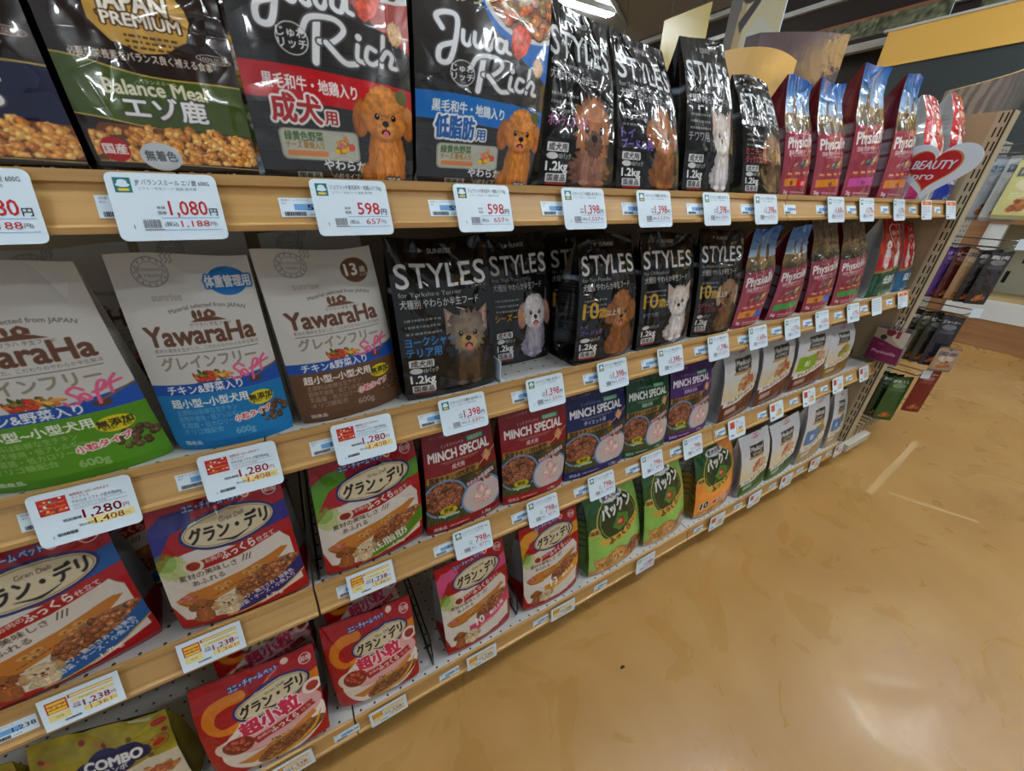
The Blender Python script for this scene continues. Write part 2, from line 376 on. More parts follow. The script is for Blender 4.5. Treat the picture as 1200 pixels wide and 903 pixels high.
    def dog(s, x, y, w, body=None, head=(.7, .45, .2), muz=None, ear=None, ears='flop', H=None, fluff=.1, chest=None, mouth=True, face=None, seed=1, eye=(.05, .03, .02)):
        """x: head centre, y: top of head, w: head width; H: height of the seated body below the top of the head"""
        muz = muz or head; ear = ear or tuple(c * .82 for c in head); hh = w * .98; cy = y + hh * .5; body = body or head
        if H:
            bw = w * .52; bb = y + H
            s.fur(x - w * .08, bb - H * .17, bw * .98, H * .19, body, fuzz=fluff, seed=seed + 3)
            s.fur(x, (cy + bb) / 2 + w * .1, bw * .82, (bb - cy) / 2 * 1.02, body, fuzz=fluff, seed=seed + 1)
            s.fur(x, (cy + bb) / 2, bw * .55, (bb - cy) * .36, chest or tuple(min(1, c * 1.12) for c in body), fuzz=fluff, seed=seed + 2)
            for k in (-1, 1):
                s.fur(x + k * bw * .33, bb - H * .2, bw * .21, H * .24, chest or body, fuzz=fluff * .6, seed=seed + 4 + k)
                s.fur(x + k * bw * .36, bb - H * .02, bw * .26, H * .03 + .004, tuple(min(1, c * 1.1) for c in (chest or body)), fuzz=.05, seed=seed + 6)
        if ears == 'flop':
            for k in (-1, 1): s.fur(x + k * w * .5, cy + hh * .08, w * .17, hh * .36, ear, rot=-k * .15, fuzz=fluff, seed=seed + 8 + k)
        if ears == 'up':
            for k in (-1, 1):
                s.fill([[(x + k * w * .12, cy - hh * .28), (x + k * w * .54, y - hh * .10), (x + k * w * .52, cy + hh * .02)]], ear)
                s.fill([[(x + k * w * .22, cy - hh * .28), (x + k * w * .48, y - hh * .0), (x + k * w * .46, cy - hh * .04)]], (.85, .62, .58), .7)
        s.fur(x, cy, w * .48, hh * .5, head, fuzz=fluff, seed=seed + 10)
        if ears == 'puff':
            for k in (-1, 1): s.fur(x + k * w * .43, cy + hh * .02, w * .22, hh * .3, ear, fuzz=fluff * 1.3, seed=seed + 8 + k)
            s.fur(x, y + hh * .16, w * .34, hh * .24, head, fuzz=fluff * 1.3, seed=seed + 20)
        if face: s.fur(x, cy + hh * .1, w * .34, hh * .3, face, fuzz=fluff, seed=seed + 12)
        s.fur(x, cy + hh * .23, w * .23, hh * .2, muz, fuzz=fluff * .7, seed=seed + 11)
        for k in (-1, 1):
            s.ell(x + k * w * .18, cy + hh * .02, w * .055, w * .06, eye, n=14); s.ell(x + k * w * .17, cy, w * .016, w * .016, (.9, .9, .9), n=8)
        s.ell(x, cy + hh * .14, w * .075, w * .058, (.06, .05, .05), n=16)
        s.stroke([(x, cy + hh * .18), (x, cy + hh * .25)], w * .018, (.15, .08, .06))
        if mouth:
            s.ell(x, cy + hh * .31, w * .1, hh * .065, (.25, .06, .06), n=18); s.ell(x, cy + hh * .345, w * .065, hh * .07, (.88, .45, .48), n=18)
    def food(s, x, y, w, h, cols, seed=1, n=26):
        r = np.random.default_rng(seed)
        for i in range(n):
            k = np.array(cols[r.integers(len(cols))]); a, b = r.normal(0, .32, 2)
            s.fur(x + np.clip(a, -.8, .8) * w, y + np.clip(b, -.8, .8) * h, w * r.uniform(.14, .3), h * r.uniform(.2, .38), k, rot=r.uniform(0, 3), fuzz=.2, seed=seed + i, n=20)
    def grad(s, y0, y1, c0, c1, x0=0.0, x1=1.0):
        c0, c1 = np.array(c0), np.array(c1)
        s.fill([[(x0, y0), (x1, y0), (x1, y1), (x0, y1)]], lambda X, Y: c0 + (c1 - c0) * np.clip((Y - y0) / (y1 - y0), 0, 1)[..., None])
    def sample(s, nx, ny):
        """average the artwork onto an (ny+1) x (nx+1) lattice; row 0 is the bottom"""
        P = np.vstack([s.p[:1], s.p, s.p[-1:]]); P = np.hstack([P[:, :1], P, P[:, -1:]])
        C = np.cumsum(np.cumsum(np.pad(P, ((1, 0), (1, 0), (0, 0))), 0), 1)
        def edges(n, L):
            t = np.linspace(0, L, n + 1); d = max(L / n * .45, .5); return np.clip(t - d + 1, 0, L + 2), np.clip(t + d + 1, 0, L + 2)
        def at(yy, xx):
            yi = np.minimum(yy.astype(int), C.shape[0] - 2); xi = np.minimum(xx.astype(int), C.shape[1] - 2)
            fy = (yy - yi)[:, None, None]; fx = (xx - xi)[None, :, None]
            g = lambda a, b: C[a][:, b]
            return (g(yi, xi) * (1 - fx) + g(yi, xi + 1) * fx) * (1 - fy) + (g(yi + 1, xi) * (1 - fx) + g(yi + 1, xi + 1) * fx) * fy
        y0, y1 = edges(ny, s.H); x0, x1 = edges(nx, s.W)
        S = at(y1, x1) - at(y0, x1) - at(y1, x0) + at(y0, x0)
        return np.clip(S / ((y1 - y0)[:, None, None] * (x1 - x0)[None, :, None]), 0, 1)[::-1]
WHITE = (.93, .93, .92); BLK = (.03, .03, .03)
KIB = [(.55, .33, .18), (.48, .26, .14), (.62, .4, .22), (.42, .24, .13)]
# ------------------------------------------------------------------ the bag fronts
def box_text(c, t, x, y, w, h, bg=WHITE, fg=(.12, .12, .13), fs=None):
    c.rect(x, y, x + w, y + h, bg, r=h * .12); c.text(t, x + w / 2, y + h * .82, fs or h * .85, fg, 'c', fit=w * .84, bold=.02)
BREED = {
 'yorkie': dict(ears='up', head=(.50, .44, .38), ear=(.55, .48, .42), muz=(.72, .58, .36), body=(.16, .14, .14), chest=(.34, .27, .20), fluff=.35),
 'shihtzu': dict(ears='flop', head=(.85, .82, .82), ear=(.72, .52, .45), muz=(.9, .88, .87), body=(.62, .58, .66), chest=(.72, .68, .74), fluff=.12),
 'poodle': dict(ears='puff', head=(.64, .40, .20), ear=(.56, .33, .16), muz=(.72, .50, .30), body=(.50, .29, .14), fluff=.18),
 'chihuahua': dict(ears='up', head=(.86, .82, .79), ear=(.80, .72, .68), muz=(.92, .90, .88), body=(.74, .72, .74), chest=(.88, .86, .86), fluff=.16, mouth=False),
 'dachshund': dict(ears='flop', head=(.60, .46, .34), ear=(.72, .60, .48), muz=(.42, .30, .20), body=(.34, .25, .18), chest=(.42, .30, .20), fluff=.14, mouth=False),
 'pomeranian': dict(ears=None, mouth=False, eye=(.08, .05, .04), head=(.66, .42, .27), ear=(.50, .30, .18), muz=(.40, .27, .22), body=(.46, .29, .22), chest=(.58, .40, .32), fluff=.4)}
def styles(W, A, breed, en, jp, jpcol, senior=False, dy=0.0):
    c = Cv(W, A, (.030, .030, .034)); c.grad(A * .72, A, (.030, .030, .034), (.085, .090, .105))
    c.text('SUNRISE', .5, .13, .062, (.6, .6, .6), 'c', bold=.03, sx=1.0); c.fill([[(.30, .08), (.345, .105), (.30, .13)]], (.55, .55, .55))
    for ch, xx, ww in zip('STYLES', (.045, .20, .355, .535, .675, .83), (.12, .14, .16, .11, .115, .12)):
        c.text(ch, xx, .425, .30, (.86, .87, .88), fit=ww, bold=.012)
    c.text('スタイルズ', .95, .46, .036, (.75, .75, .75), 'r'); c.text('for ' + en, .05, .50, .058, (.68, .68, .68), bold=.008, fit=min(.62, .032 * (len(en) + 4)))
    c.text('犬種別 やわらか半生フード', .05, .595, .085, (.82, .82, .82), fit=.80, bold=.012)
    c.lines(.07, .70, .36, 3, .062, .022, (.62, .62, .62))
    b = dict(BREED[breed]); hd = b.pop('head')
    wv = {'yorkie': .44, 'shihtzu': .44, 'poodle': .46, 'chihuahua': .44, 'dachshund': .42, 'pomeranian': .58}[breed]
    c.dog(.70 if breed != 'pomeranian' else .66, .66 + dy, wv, head=hd, H=A - .74 - dy, seed=len(breed), **b)
    y = A - (.66 if senior else .57)
    if senior:
        c.text('10', .06, y + .08, .26, (.80, .62, .16), fit=.24, bold=.02); c.text('歳', .31, y + .08, .13, (.80, .62, .16), bold=.02)
        c.text('以上用', .435, y + .075, .085, (.85, .85, .85), bold=.02); y += .13
        for i, t in enumerate(jp): c.text(t, .05, y + .075 + i * .075, .07, jpcol, bold=.015)
        y += .08
    else:
        for i, t in enumerate(jp): c.text(t, .05, y + .02 + i * .10, .10, jpcol, bold=.02, fit=min(.5, .088 * len(t)))
        box_text(c, '成犬用', .06, y + .155, .25, .075, (.85, .85, .85)); y += .13
    c.ell(.125, y + .135, .065, .028, (.8, .8, .8)); c.text('10パック', .2, y + .155, .055, (.8, .8, .8), fit=.15, bold=.02)
    c.text('1.2kg', .06, y + .255, .105, (.9, .9, .9), bold=.035, fit=.25)
    box_text(c, '国産品', .065, y + .28, .24, .072, (.85, .85, .85)); c.rect(.07, y + .357, .30, y + .375, (.65, .12, .14))
    return c
def yawaraha(W, A, col, badge, dk):
    c = Cv(W, A, (.80, .80, .785)); G = (.55, .56, .56)
    c.ring(.27, .13, .125, .105, .008, G); c.ring(.27, .13, .085, .07, .005, G); c.text('Wholesome', .27, .125, .042, G, 'c'); c.text('& Healthy', .27, .165, .042, G, 'c')
    for k in range(14):
        a = k * .449; c.rect(.27 + .103 * math.cos(a) - .007, .13 + .087 * math.sin(a) - .010, .27 + .103 * math.cos(a) + .007, .13 + .087 * math.sin(a) + .010, G, .75)
    for k in range(3): c.stroke([(.36 + k * .03, .07), (.38 + k * .03, .045), (.37 + k * .03, .02), (.395 + k * .03, .0)], .007, G)
    if badge == '13':
        c.ell(.80, .20, .13, .115, (.42, .30, .22)); c.text('13', .765, .245, .15, WHITE, 'c', bold=.03); c.text('歳', .875, .225, .06, WHITE, 'c', bold=.02); c.text('以上用', .875, .262, .028, WHITE, 'c')
    elif badge:
        c.ell(.80, .20, .15, .115, (.10, .45, .75)); c.text(badge, .80, .24, .10, WHITE, 'c', fit=.34, bold=.03, out=[((.10, .45, .75), .014)])
    c.text('sunrise', .23, .33, .075, (.68, .66, .60), bold=.03)
    c.text('Material selected from JAPAN', .60, .39, .046, (.40, .36, .34), 'c', arc=.95, bold=.01)
    c.fill([[(.45, .50), (.50, .475), (.58, .46), (.66, .475), (.72, .50)]], (.42, .26, .18)); c.fill([[(.56, .465), (.56, .43), (.60, .405), (.645, .43), (.645, .465)]], (.42, .26, .18))
    c.ell(.49, .445, .018, .035, (.42, .26, .18)); c.ell(.53, .44, .016, .03, (.42, .26, .18)); c.ell(.60, .445, .012, .014, (.8, .78, .72))
    c.text('ヤワラハ 半生フード', .59, .535, .034, (.40, .30, .24), 'c')
    c.text('YawaraHa', .50, .665, .21, (.40, .25, .18), 'c', fit=.80, bold=.032)
    c.text('素材の風味を生かした、こだわりのやわらか半生製法', .52, .715, .035, (.42, .40, .38), 'c', fit=.78); c.rect(.13, .735, .90, .741, (.35, .33, .32))
    c.text('グレインフリー', .50, .855, .118, (.56, .53, .47), 'c', fit=.72, bold=.03)
    c.food(.47, .945, .19, .055, [(.86, .45, .18), (.90, .62, .25), (.78, .24, .14), (.35, .52, .16), (.88, .72, .35)], 5, 34)
    b = (.08, .30, .66); c.fill([[(0, .985), (.62, .985), (.86, .955), (1, .92), (1, 1.08), (0, 1.08)]], b)
    c.ell(.80, 1.02, .05, .028, (.35, .22, .14)); c.stroke([(.80, 1.0), (1.0, .92)], .014, (.50, .36, .25), smooth=False)
    for pts in ([(.74, .90), (.70, .87), (.66, .90), (.69, .94), (.70, .98), (.65, 1.0), (.62, .97)], [(.73, .97), (.71, .94), (.74, .93), (.76, .97), (.73, .98)],
                [(.79, 1.02), (.80, .93), (.83, .86), (.86, .87), (.82, .93)], [(.78, .93), (.85, .915)], [(.87, .96), (.88, .88), (.92, .83)], [(.85, .90), (.94, .875)]):
        c.stroke(pts, .02, (.88, .38, .55))
    c.text('チキン&野菜入り', .40, 1.065, .085, WHITE, 'c', fit=.58, bold=.022)
    c.rect(0, 1.08, 1, A, col); c.text('超小型~小型犬用', .10, 1.185, .085, WHITE, fit=.60, bold=.025)
    lt = tuple(x * .55 + .4 for x in col)
    for i, t in enumerate(('主原料は新鮮な生チキン', '穀物不使用・低アレルギー', '乳酸菌・低カロリー', 'オリゴ糖配合')): c.text(t, .11, 1.255 + i * .06, .056, lt, fit=(.48, .5, .42, .32)[i], bold=.01)
    c.ell(.80, 1.20, .105, .065, (.86, .80, .10)); c.text('無添加', .80, 1.215, .066, (.08, .08, .08), 'c', bold=.03); c.text('着色料・香料', .80, 1.242, .026, (.1, .1, .1), 'c')
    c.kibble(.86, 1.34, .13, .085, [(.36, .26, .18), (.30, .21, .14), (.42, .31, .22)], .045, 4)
    c.text('小粒タイプ', .70, 1.355, .062, (.85, .25, .32), 'c', bold=.03, out=[(WHITE, .008)], rot=-.12)
    c.text('600g', .60, 1.49 if A > 1.55 else A - .08, .085, lt, 'c', bold=.03); box_text(c, '国産品', .07, A - .10, .16, .05, col, (.9, .9, .9))
    return c
def gran_oval(c, x, y, rx, ry, rot=-.06):
    c.ell(x, y, rx + .022, ry + .022, (.12, .16, .42), rot=rot); c.ell(x, y, rx, ry, (.86, .80, .66), rot=rot); c.ring(x, y, rx - .01, ry - .01, .006, (.55, .42, .22), rot=rot)
    c.text('Gran Deli', x + rx * .1, y - ry * .45, ry * .32, (.28, .20, .14), 'c', rot=rot)
    c.text('グラン・デリ', x, y + ry * .42, ry * 1.0, (.10, .06, .05), 'c', fit=rx * 1.72, bold=.035, rot=rot, shear=.1)
    c.stroke([(x - rx * .3, y + ry * .62), (x + rx * .05, y + ry * .78), (x + rx * .4, y + ry * .5)], [.006, .022, .004], (.10, .06, .05))
def grandeli(W, A, band, bancol, lines_, age=None):
    c = Cv(W, A, (.66, .025, .065)); D = .0 if A > 1.15 else -.05
    c.fill([[(.0, .20), (.10, .12), (.30, .10), (.30, .22), (.14, .27), (.06, .40), (.0, .50)], [(.80, .26), (1, .22), (1, .40), (.80, .43)]], band)
    c.text('ユニ・チャーム ペット', .46, .12, .062, WHITE, 'c', fit=.42, bold=.02, out=[((.15, .25, .60), .009)], rot=-.05); c.ell(.71, .085, .035, .035, (.9, .85, .8)); c.ell(.71, .085, .022, .022, (.85, .35, .25))
    c.ring(.90, .10, .058, .058, .008, WHITE, .9); c.text('国産', .90, .122, .056, WHITE, 'c', bold=.02)
    wh = (.86, .83, .80)
    c.fill([[(.0, .58), (.10, .46), (.30, .44), (.60, .50), (.86, .44), (.96, .60), (.97, A - .12), (.62, A - .02), (.30, A - .04), (.06, A - .10), (0, A - .30)]], wh)
    c.ell(.10, .56, .12, .12, (.62, .75, .30), .55, fuzz=.3); c.ell(.06, .50, .08, .09, (.40, .62, .18), .5)
    gran_oval(c, .55, .31, .34, .145)
    c.fill([[(.24, .545), (.52, .505), (.86, .42), (.90, .50), (.56, .595), (.28, .63)]], (.66, .10, .07)); c.ell(.24, .575, .075, .065, (.86, .80, .72)); c.ell(.24, .575, .05, .042, (.60, .16, .10))
    c.text('お肉の', .33, .575, .045, WHITE, rot=-.16, bold=.02); c.text('ふっくら', .45, .585, .085, WHITE, rot=-.19, bold=.035, fit=.26); c.text('仕立て', .72, .53, .05, WHITE, rot=-.19, bold=.02)
    c.text('素材の美味しさ', .12, .70, .062, (.30, .20, .14), rot=-.08, fit=.42, bold=.012); c.text('あふれる', .20, .77, .062, (.30, .20, .14), rot=-.08, bold=.012)
    for k in range(3): c.stroke([(.58 + k * .025, .66), (.60 + k * .025, .60)], .008, (.3, .2, .14), smooth=False)
    wd2 = (.76, .47, .18)
    c.fill([[(.04, .90), (.16, .83), (.55, .76), (.88, .655), (.93, .68), (.84, .76), (.70, .84), (.30, .98), (.10, .99)]], wd2); c.stroke([(.06, .93), (.16, .99), (.32, .98)], .012, (.5, .28, .1))
    c.food(.15, .90, .09, .05, [(.78, .38, .36), (.70, .28, .28), (.85, .5, .45)], 3, 14)
    for k, (bx, by) in enumerate(((.36, .86), (.43, .845), (.40, .885), (.58, .80), (.66, .775), (.62, .815), (.72, .79))):
        c.ell(bx, by, .045, .032, (.70, .48, .24)); c.ell(bx - .005, by - .006, .032, .02, (.82, .60, .34)); c.ell(bx, by, .012, .009, (.5, .3, .12))
    c.lines(.30, .925, .28, 1, .02, .012, (.45, .25, .1), rot=-.28)
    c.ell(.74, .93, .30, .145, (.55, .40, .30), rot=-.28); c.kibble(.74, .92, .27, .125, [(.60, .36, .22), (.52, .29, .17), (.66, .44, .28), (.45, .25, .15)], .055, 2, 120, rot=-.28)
    bl = [(.34, 1.10), (.52, 1.085), (.80, .97), (1.0, .83), (1, 1.0), (.80, 1.13), (.52, 1.22), (.34, 1.23)]
    c.fill([bl], bancol); c.stroke([(.34, 1.235), (.52, 1.225), (.80, 1.135), (1.0, 1.005)], .014, (.80, .66, .30))
    if age:
        c.text(age, .45, 1.16, .20, WHITE, bold=.03, rot=-.12, sx=.8); c.text('歳以上用', .66, 1.09, .08, WHITE, rot=-.3, bold=.03, fit=.24); c.lines(.5, 1.19, .4, 2, .03, .016, WHITE, rot=-.3)
    else:
        for i, t in enumerate(lines_): c.text(t, .44, 1.125 + i * .06 + (.0 if len(lines_) > 1 else .05), .06 if len(lines_) > 1 else .13, WHITE, rot=-.30, fit=.50 if len(lines_) > 1 else .40, bold=.015)
    c.dog(.20, A - .30, .15, head=(.62, .36, .18), H=.27, ears='puff', fluff=.15, seed=3); c.dog(.38, A - .27, .17, head=(.84, .76, .62), H=.24, ears='flop', ear=(.74, .58, .38), fluff=.1, seed=5)
    c.text('1.7kg', .66, A - .045, .065, WHITE, rot=-.1, bold=.02)
    c.rect(0, 0, 1, .02, (.50, .02, .06)); t = Cv(W, A + .085, (.60, .03, .07)); t.p[:c.H] = c.p; return t
def grandeli_small(W, A):
    c = Cv(W, A, (.66, .025, .045)); pk = (.86, .66, .66)
    c.stroke([(.36, .20), (.14, .25), (.09, .40), (.20, .50), (.44, .42)], [.09, .11, .09, .08, .06], (.86, .48, .08))
    c.fill([[(.80, .30), (1, .24), (1, .42), (.82, .47)]], (.86, .48, .08))
    c.text('ユニ・チャーム ペット', .48, .13, .06, WHITE, 'c', fit=.40, bold=.02, out=[((.15, .25, .60), .009)], rot=-.12); c.ell(.74, .06, .035, .035, (.9, .8, .7))
    c.ring(.91, .12, .055, .055, .008, WHITE, .9); c.text('国産', .91, .14, .054, WHITE, 'c', bold=.02)
    c.ell(.55, .80, .46, .38, (.90, .86, .82), rot=-.25); c.ell(.60, .66, .40, .22, pk, rot=-.25); c.ell(.22, .72, .16, .12, (.88, .80, .72))
    gran_oval(c, .60, .33, .31, .13, -.16)
    c.text('超小粒', .56, .60, .19, (.80, .16, .30), 'c', fit=.50, bold=.045, out=[((.95, .85, .85), .012)], rot=-.16); c.ell(.93, .42, .09, .08, (.92, .84, .8)); c.ell(.93, .42, .055, .05, (.62, .2, .14))
    c.fill([[(.36, .70), (.90, .57), (.93, .65), (.40, .79)]], (.66, .10, .10)); c.text('お肉の', .41, .745, .045, WHITE, rot=-.22, bold=.02); c.text('ふっくら', .53, .735, .085, WHITE, rot=-.23, bold=.035, fit=.25); c.text('仕立て', .80, .66, .048, WHITE, rot=-.23)
    c.ell(.25, .72, .13, .11, (.52, .16, .12)); c.kibble(.25, .72, .10, .08, [(.62, .22, .16), (.7, .3, .2)], .05, 3)
    c.fill([[(.18, .98), (.60, .86), (.90, .70), (.92, .76), (.66, .95), (.30, 1.06)]], (.80, .50, .22)); c.food(.58, .86, .2, .05, [(.78, .52, .26), (.86, .62, .36)], 4, 16)
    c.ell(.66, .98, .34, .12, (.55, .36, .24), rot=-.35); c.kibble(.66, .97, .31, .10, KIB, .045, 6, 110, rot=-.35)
    c.stroke([(.25, A - .03), (.55, A - .04), (.85, A - .20), (.96, A - .40)], [.01, .045, .04, .01], (.84, .62, .20))
    c.rect(0, 0, 1, .02, (.48, .02, .05)); t = Cv(W, A + .05, (.58, .03, .05)); t.p[:c.H] = c.p; return t
def minch(W, A, col, sub):
    c = Cv(W, A, col); dk = tuple(x * .45 for x in col)
    c.text('ペットの栄養食', .10, .09, .045, (.6, .55, .6)); c.text('ミンチスペシャル', .40, .20, .042, WHITE, 'c', fit=.32); box_text(c, '低脂肪配合', .60, .155, .26, .055, (.10, .50, .28), WHITE)
    c.text('MINCH SPECIAL', .49, .335, .15, WHITE, 'c', fit=.86, bold=.035); c.rect(.22, .365, .74, .370, (.8, .75, .6)); c.rect(.26, .385, .70, .389, (.8, .75, .6)); c.text(sub, .44, .455, .06, WHITE, 'c', bold=.02)
    c.fill([[(.80, .44), (.86, .36), (.92, .44), (.86, .52)]], (.85, .6, .4)); c.ring(.86, .43, .07, .05, .006, (.85, .75, .6)); c.stroke([(.72, .52), (.9, .42), (1, .36)], .01, (.85, .75, .5))
    gd = (.66, .50, .22)
    c.rect(0, .56, 1, A - .14, (.20, .20, .13)); N = vnoise(c.H, W, 14, 5)
    c.fill([[(0, .56), (1, .56), (1, A - .14), (0, A - .14)]], lambda X, Y: np.array((.23, .22, .13))[None, None] * (.5 + N[:X.shape[0], :X.shape[1]])[..., None])
    for k in range(16): c.stroke([(.02 + k * .035, A - .15), (.05 + k * .03, A - .26)], .012, (.32, .36, .16), smooth=False)
    c.rect(.02, .505, .72, .585, gd, slope=-.03); c.text('国産チキン100%使用!', .36, .565, .075, (.16, .08, .04), 'c', fit=.62, bold=.03, rot=-.03)
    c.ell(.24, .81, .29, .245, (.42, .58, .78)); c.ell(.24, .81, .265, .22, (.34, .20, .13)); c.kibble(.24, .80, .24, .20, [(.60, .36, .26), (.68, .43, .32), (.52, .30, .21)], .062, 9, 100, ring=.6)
    c.ell(.74, .92, .30, .25, (.40, .58, .80)); c.ell(.74, .92, .275, .225, (.80, .74, .74)); c.food(.74, .90, .19, .16, [(.90, .70, .70), (.86, .60, .62), (.93, .78, .76), (.95, .84, .82)], 11, 22)
    c.food(.78, .66, .22, .07, [(.22, .36, .12), (.30, .46, .16), (.78, .30, .16), (.35, .48, .2)], 8, 18)
    c.text('やわらか低温製法', .74, .70, .062, WHITE, 'c', fit=.42, bold=.03, rot=-.2, out=[((.45, .12, .35), .008)])
    c.ell(.27, 1.0, .15, .085, (.10, .30, .12)); c.ell(.27, .965, .11, .05, (.80, .70, .10)); c.text('野菜', .27, .985, .06, (.1, .25, .08), 'c', bold=.03); c.text('Vegetables', .27, 1.045, .062, WHITE, 'c', bold=.03)
    c.rect(0, A - .14, 1, A, tuple(min(1, x * 1.15) for x in col)); c.text('国産品', .08, A - .05, .055, WHITE, bold=.02); c.lines(.27, A - .085, .26, 1, .03, .02, (.9, .8, .8)); c.text('1.2kg', .72, A - .05, .065, WHITE, bold=.03)
    return c
def medicoat(W, A, col, pic, txt='アレルゲンカット', lite=None, bf=.78):
    c = Cv(W, A, (.84, .85, .87)); c.grad(bf * .55, bf * 1.05, (.84, .85, .87), (.88, .80, .62))
    c.ring(.54, .06, .05, .035, .010, (.80, .25, .35)); c.ring(.62, .05, .05, .035, .010, (.80, .25, .35)); c.stroke([(.44, .08), (.55, .10), (.68, .07)], .010, (.80, .25, .35))
    y = bf - .62
    c.rect(.30, y, .76, y + .22, (.14, .14, .15)); c.text('Medicoat', .53, y + .115, .125, WHITE, 'c', fit=.40, bold=.03); c.text('ADVANCE', .53, y + .195, .07, WHITE, 'c', bold=.02); c.rect(.26, y + .225, .76, y + .265, (.76, .58, .25))
    c.food(.60, bf - .20, .30, .15, pic, 4, 34)
    if lite: c.rect(.08, bf - .26, .60, bf + .02, lite); c.text('85', .35, bf - .06, .14, WHITE, 'c', bold=.03)
    c.fill([[(0, bf + .10), (.3, bf + .06), (.7, bf - .02), (1, bf - .10), (1, A), (0, A)]], col)
    c.fill([[(.06, bf + .08), (.40, bf + .02), (.94, bf - .10), (.98, bf - .03), (.94, bf + .02), (.40, bf + .14), (.06, bf + .17)]], (.90, .88, .84)); c.text(txt, .52, bf + .07, .085, tuple(x * .8 for x in col), 'c', fit=.74, bold=.03, rot=-.2)
    c.rect(.14, A - .22, .42, A - .13, tuple(x * .4 + .55 for x in col), slope=-.12); c.lines(.16, A - .07, .6, 2, .03, .02, tuple(x * .3 + .65 for x in col), rot=-.12)
    return c
def pakkun(W, A, col, age=None):
    c = Cv(W, A, (.07, .33, .14)); c.fill([[(0, .62), (.2, .66), (.5, .74), (1, .50), (1, A), (0, A)]], col); c.fill([[(0, A - .12), (.4, A - .2), (1, A - .38), (1, A), (0, A)]], (.80, .52, .30))
    c.fill([[(.62, 0), (1, 0), (1, .62), (.80, .5)]], tuple(x * .9 for x in col))
    c.ell(.55, .51, .40, .42, (.78, .70, .30)); c.ell(.55, .51, .38, .40, (.05, .22, .09)); c.ring(.55, .51, .35, .37, .012, (.50, .68, .28))
    c.fill([[(.40, .62), (.55, .44), (.74, .52), (.72, .68), (.52, .74)]], (.22, .52, .16)); c.ell(.57, .60, .085, .075, (.60, .22, .12)); c.ell(.55, .585, .05, .035, (.8, .5, .35))
    c.ell(.50, .14, .22, .085, (.88, .88, .86)); c.text('愛犬元気', .50, .165, .095, (.10, .18, .40), 'c', fit=.34, bold=.03, rot=-.06)
    c.text('パックン', .56, .41, .23, WHITE, 'c', fit=.60, bold=.05, rot=-.14, out=[((.03, .13, .05), .014)])
    c.fill([[(.16, .76), (.34, .80), (.56, .78), (.80, .68), (.97, .56), (.95, .70), (.80, .83), (.56, .93), (.34, .94), (.18, .88)]], (.82, .66, .26)); c.text('ふっくら', .55, .885, .14, (.12, .10, .03), 'c', fit=.44, bold=.045, rot=-.22); c.text('仕立て', .84, .74, .06, (.2, .14, .05), 'c', rot=-.5)
    c.ell(.10, .60, .085, .08, (.82, .68, .30)); c.text('国産', .10, .62, .07, (.25, .15, .05), 'c', bold=.03)
    y = A - .34
    if age: c.text(age, .10, y + .12, .20, (.10, .06, .05), bold=.05, shear=.2, rot=-.12, out=[(WHITE, .014)]); c.text('歳以上用', .36, y + .09, .12, (.75, .14, .08), bold=.04, rot=-.15, fit=.42, out=[(WHITE, .01)])
    else: c.text('ビーフ・野菜入り', .95, y + .02, .07, (.80, .14, .10), 'r', bold=.03, rot=-.2, fit=.4)
    y = A - .42 if not age else A - .22
    c.dog(.20, y + .06, .24, head=(.80, .60, .32), H=A - y, ears='up', fluff=.1, seed=2); c.dog(.48, y - .01, .33, head=(.80, .58, .30), muz=(.86, .72, .5), H=A - y + .02, ears='flop', fluff=.1, seed=6); c.dog(.82, y + .03, .24, head=(.60, .34, .18), H=A - y, ears='puff', fluff=.15, seed=8)
    c.kibble(.84, A - .06, .2, .08, [(.72, .36, .16), (.6, .3, .14), (.75, .5, .2)], .06, 4); return c
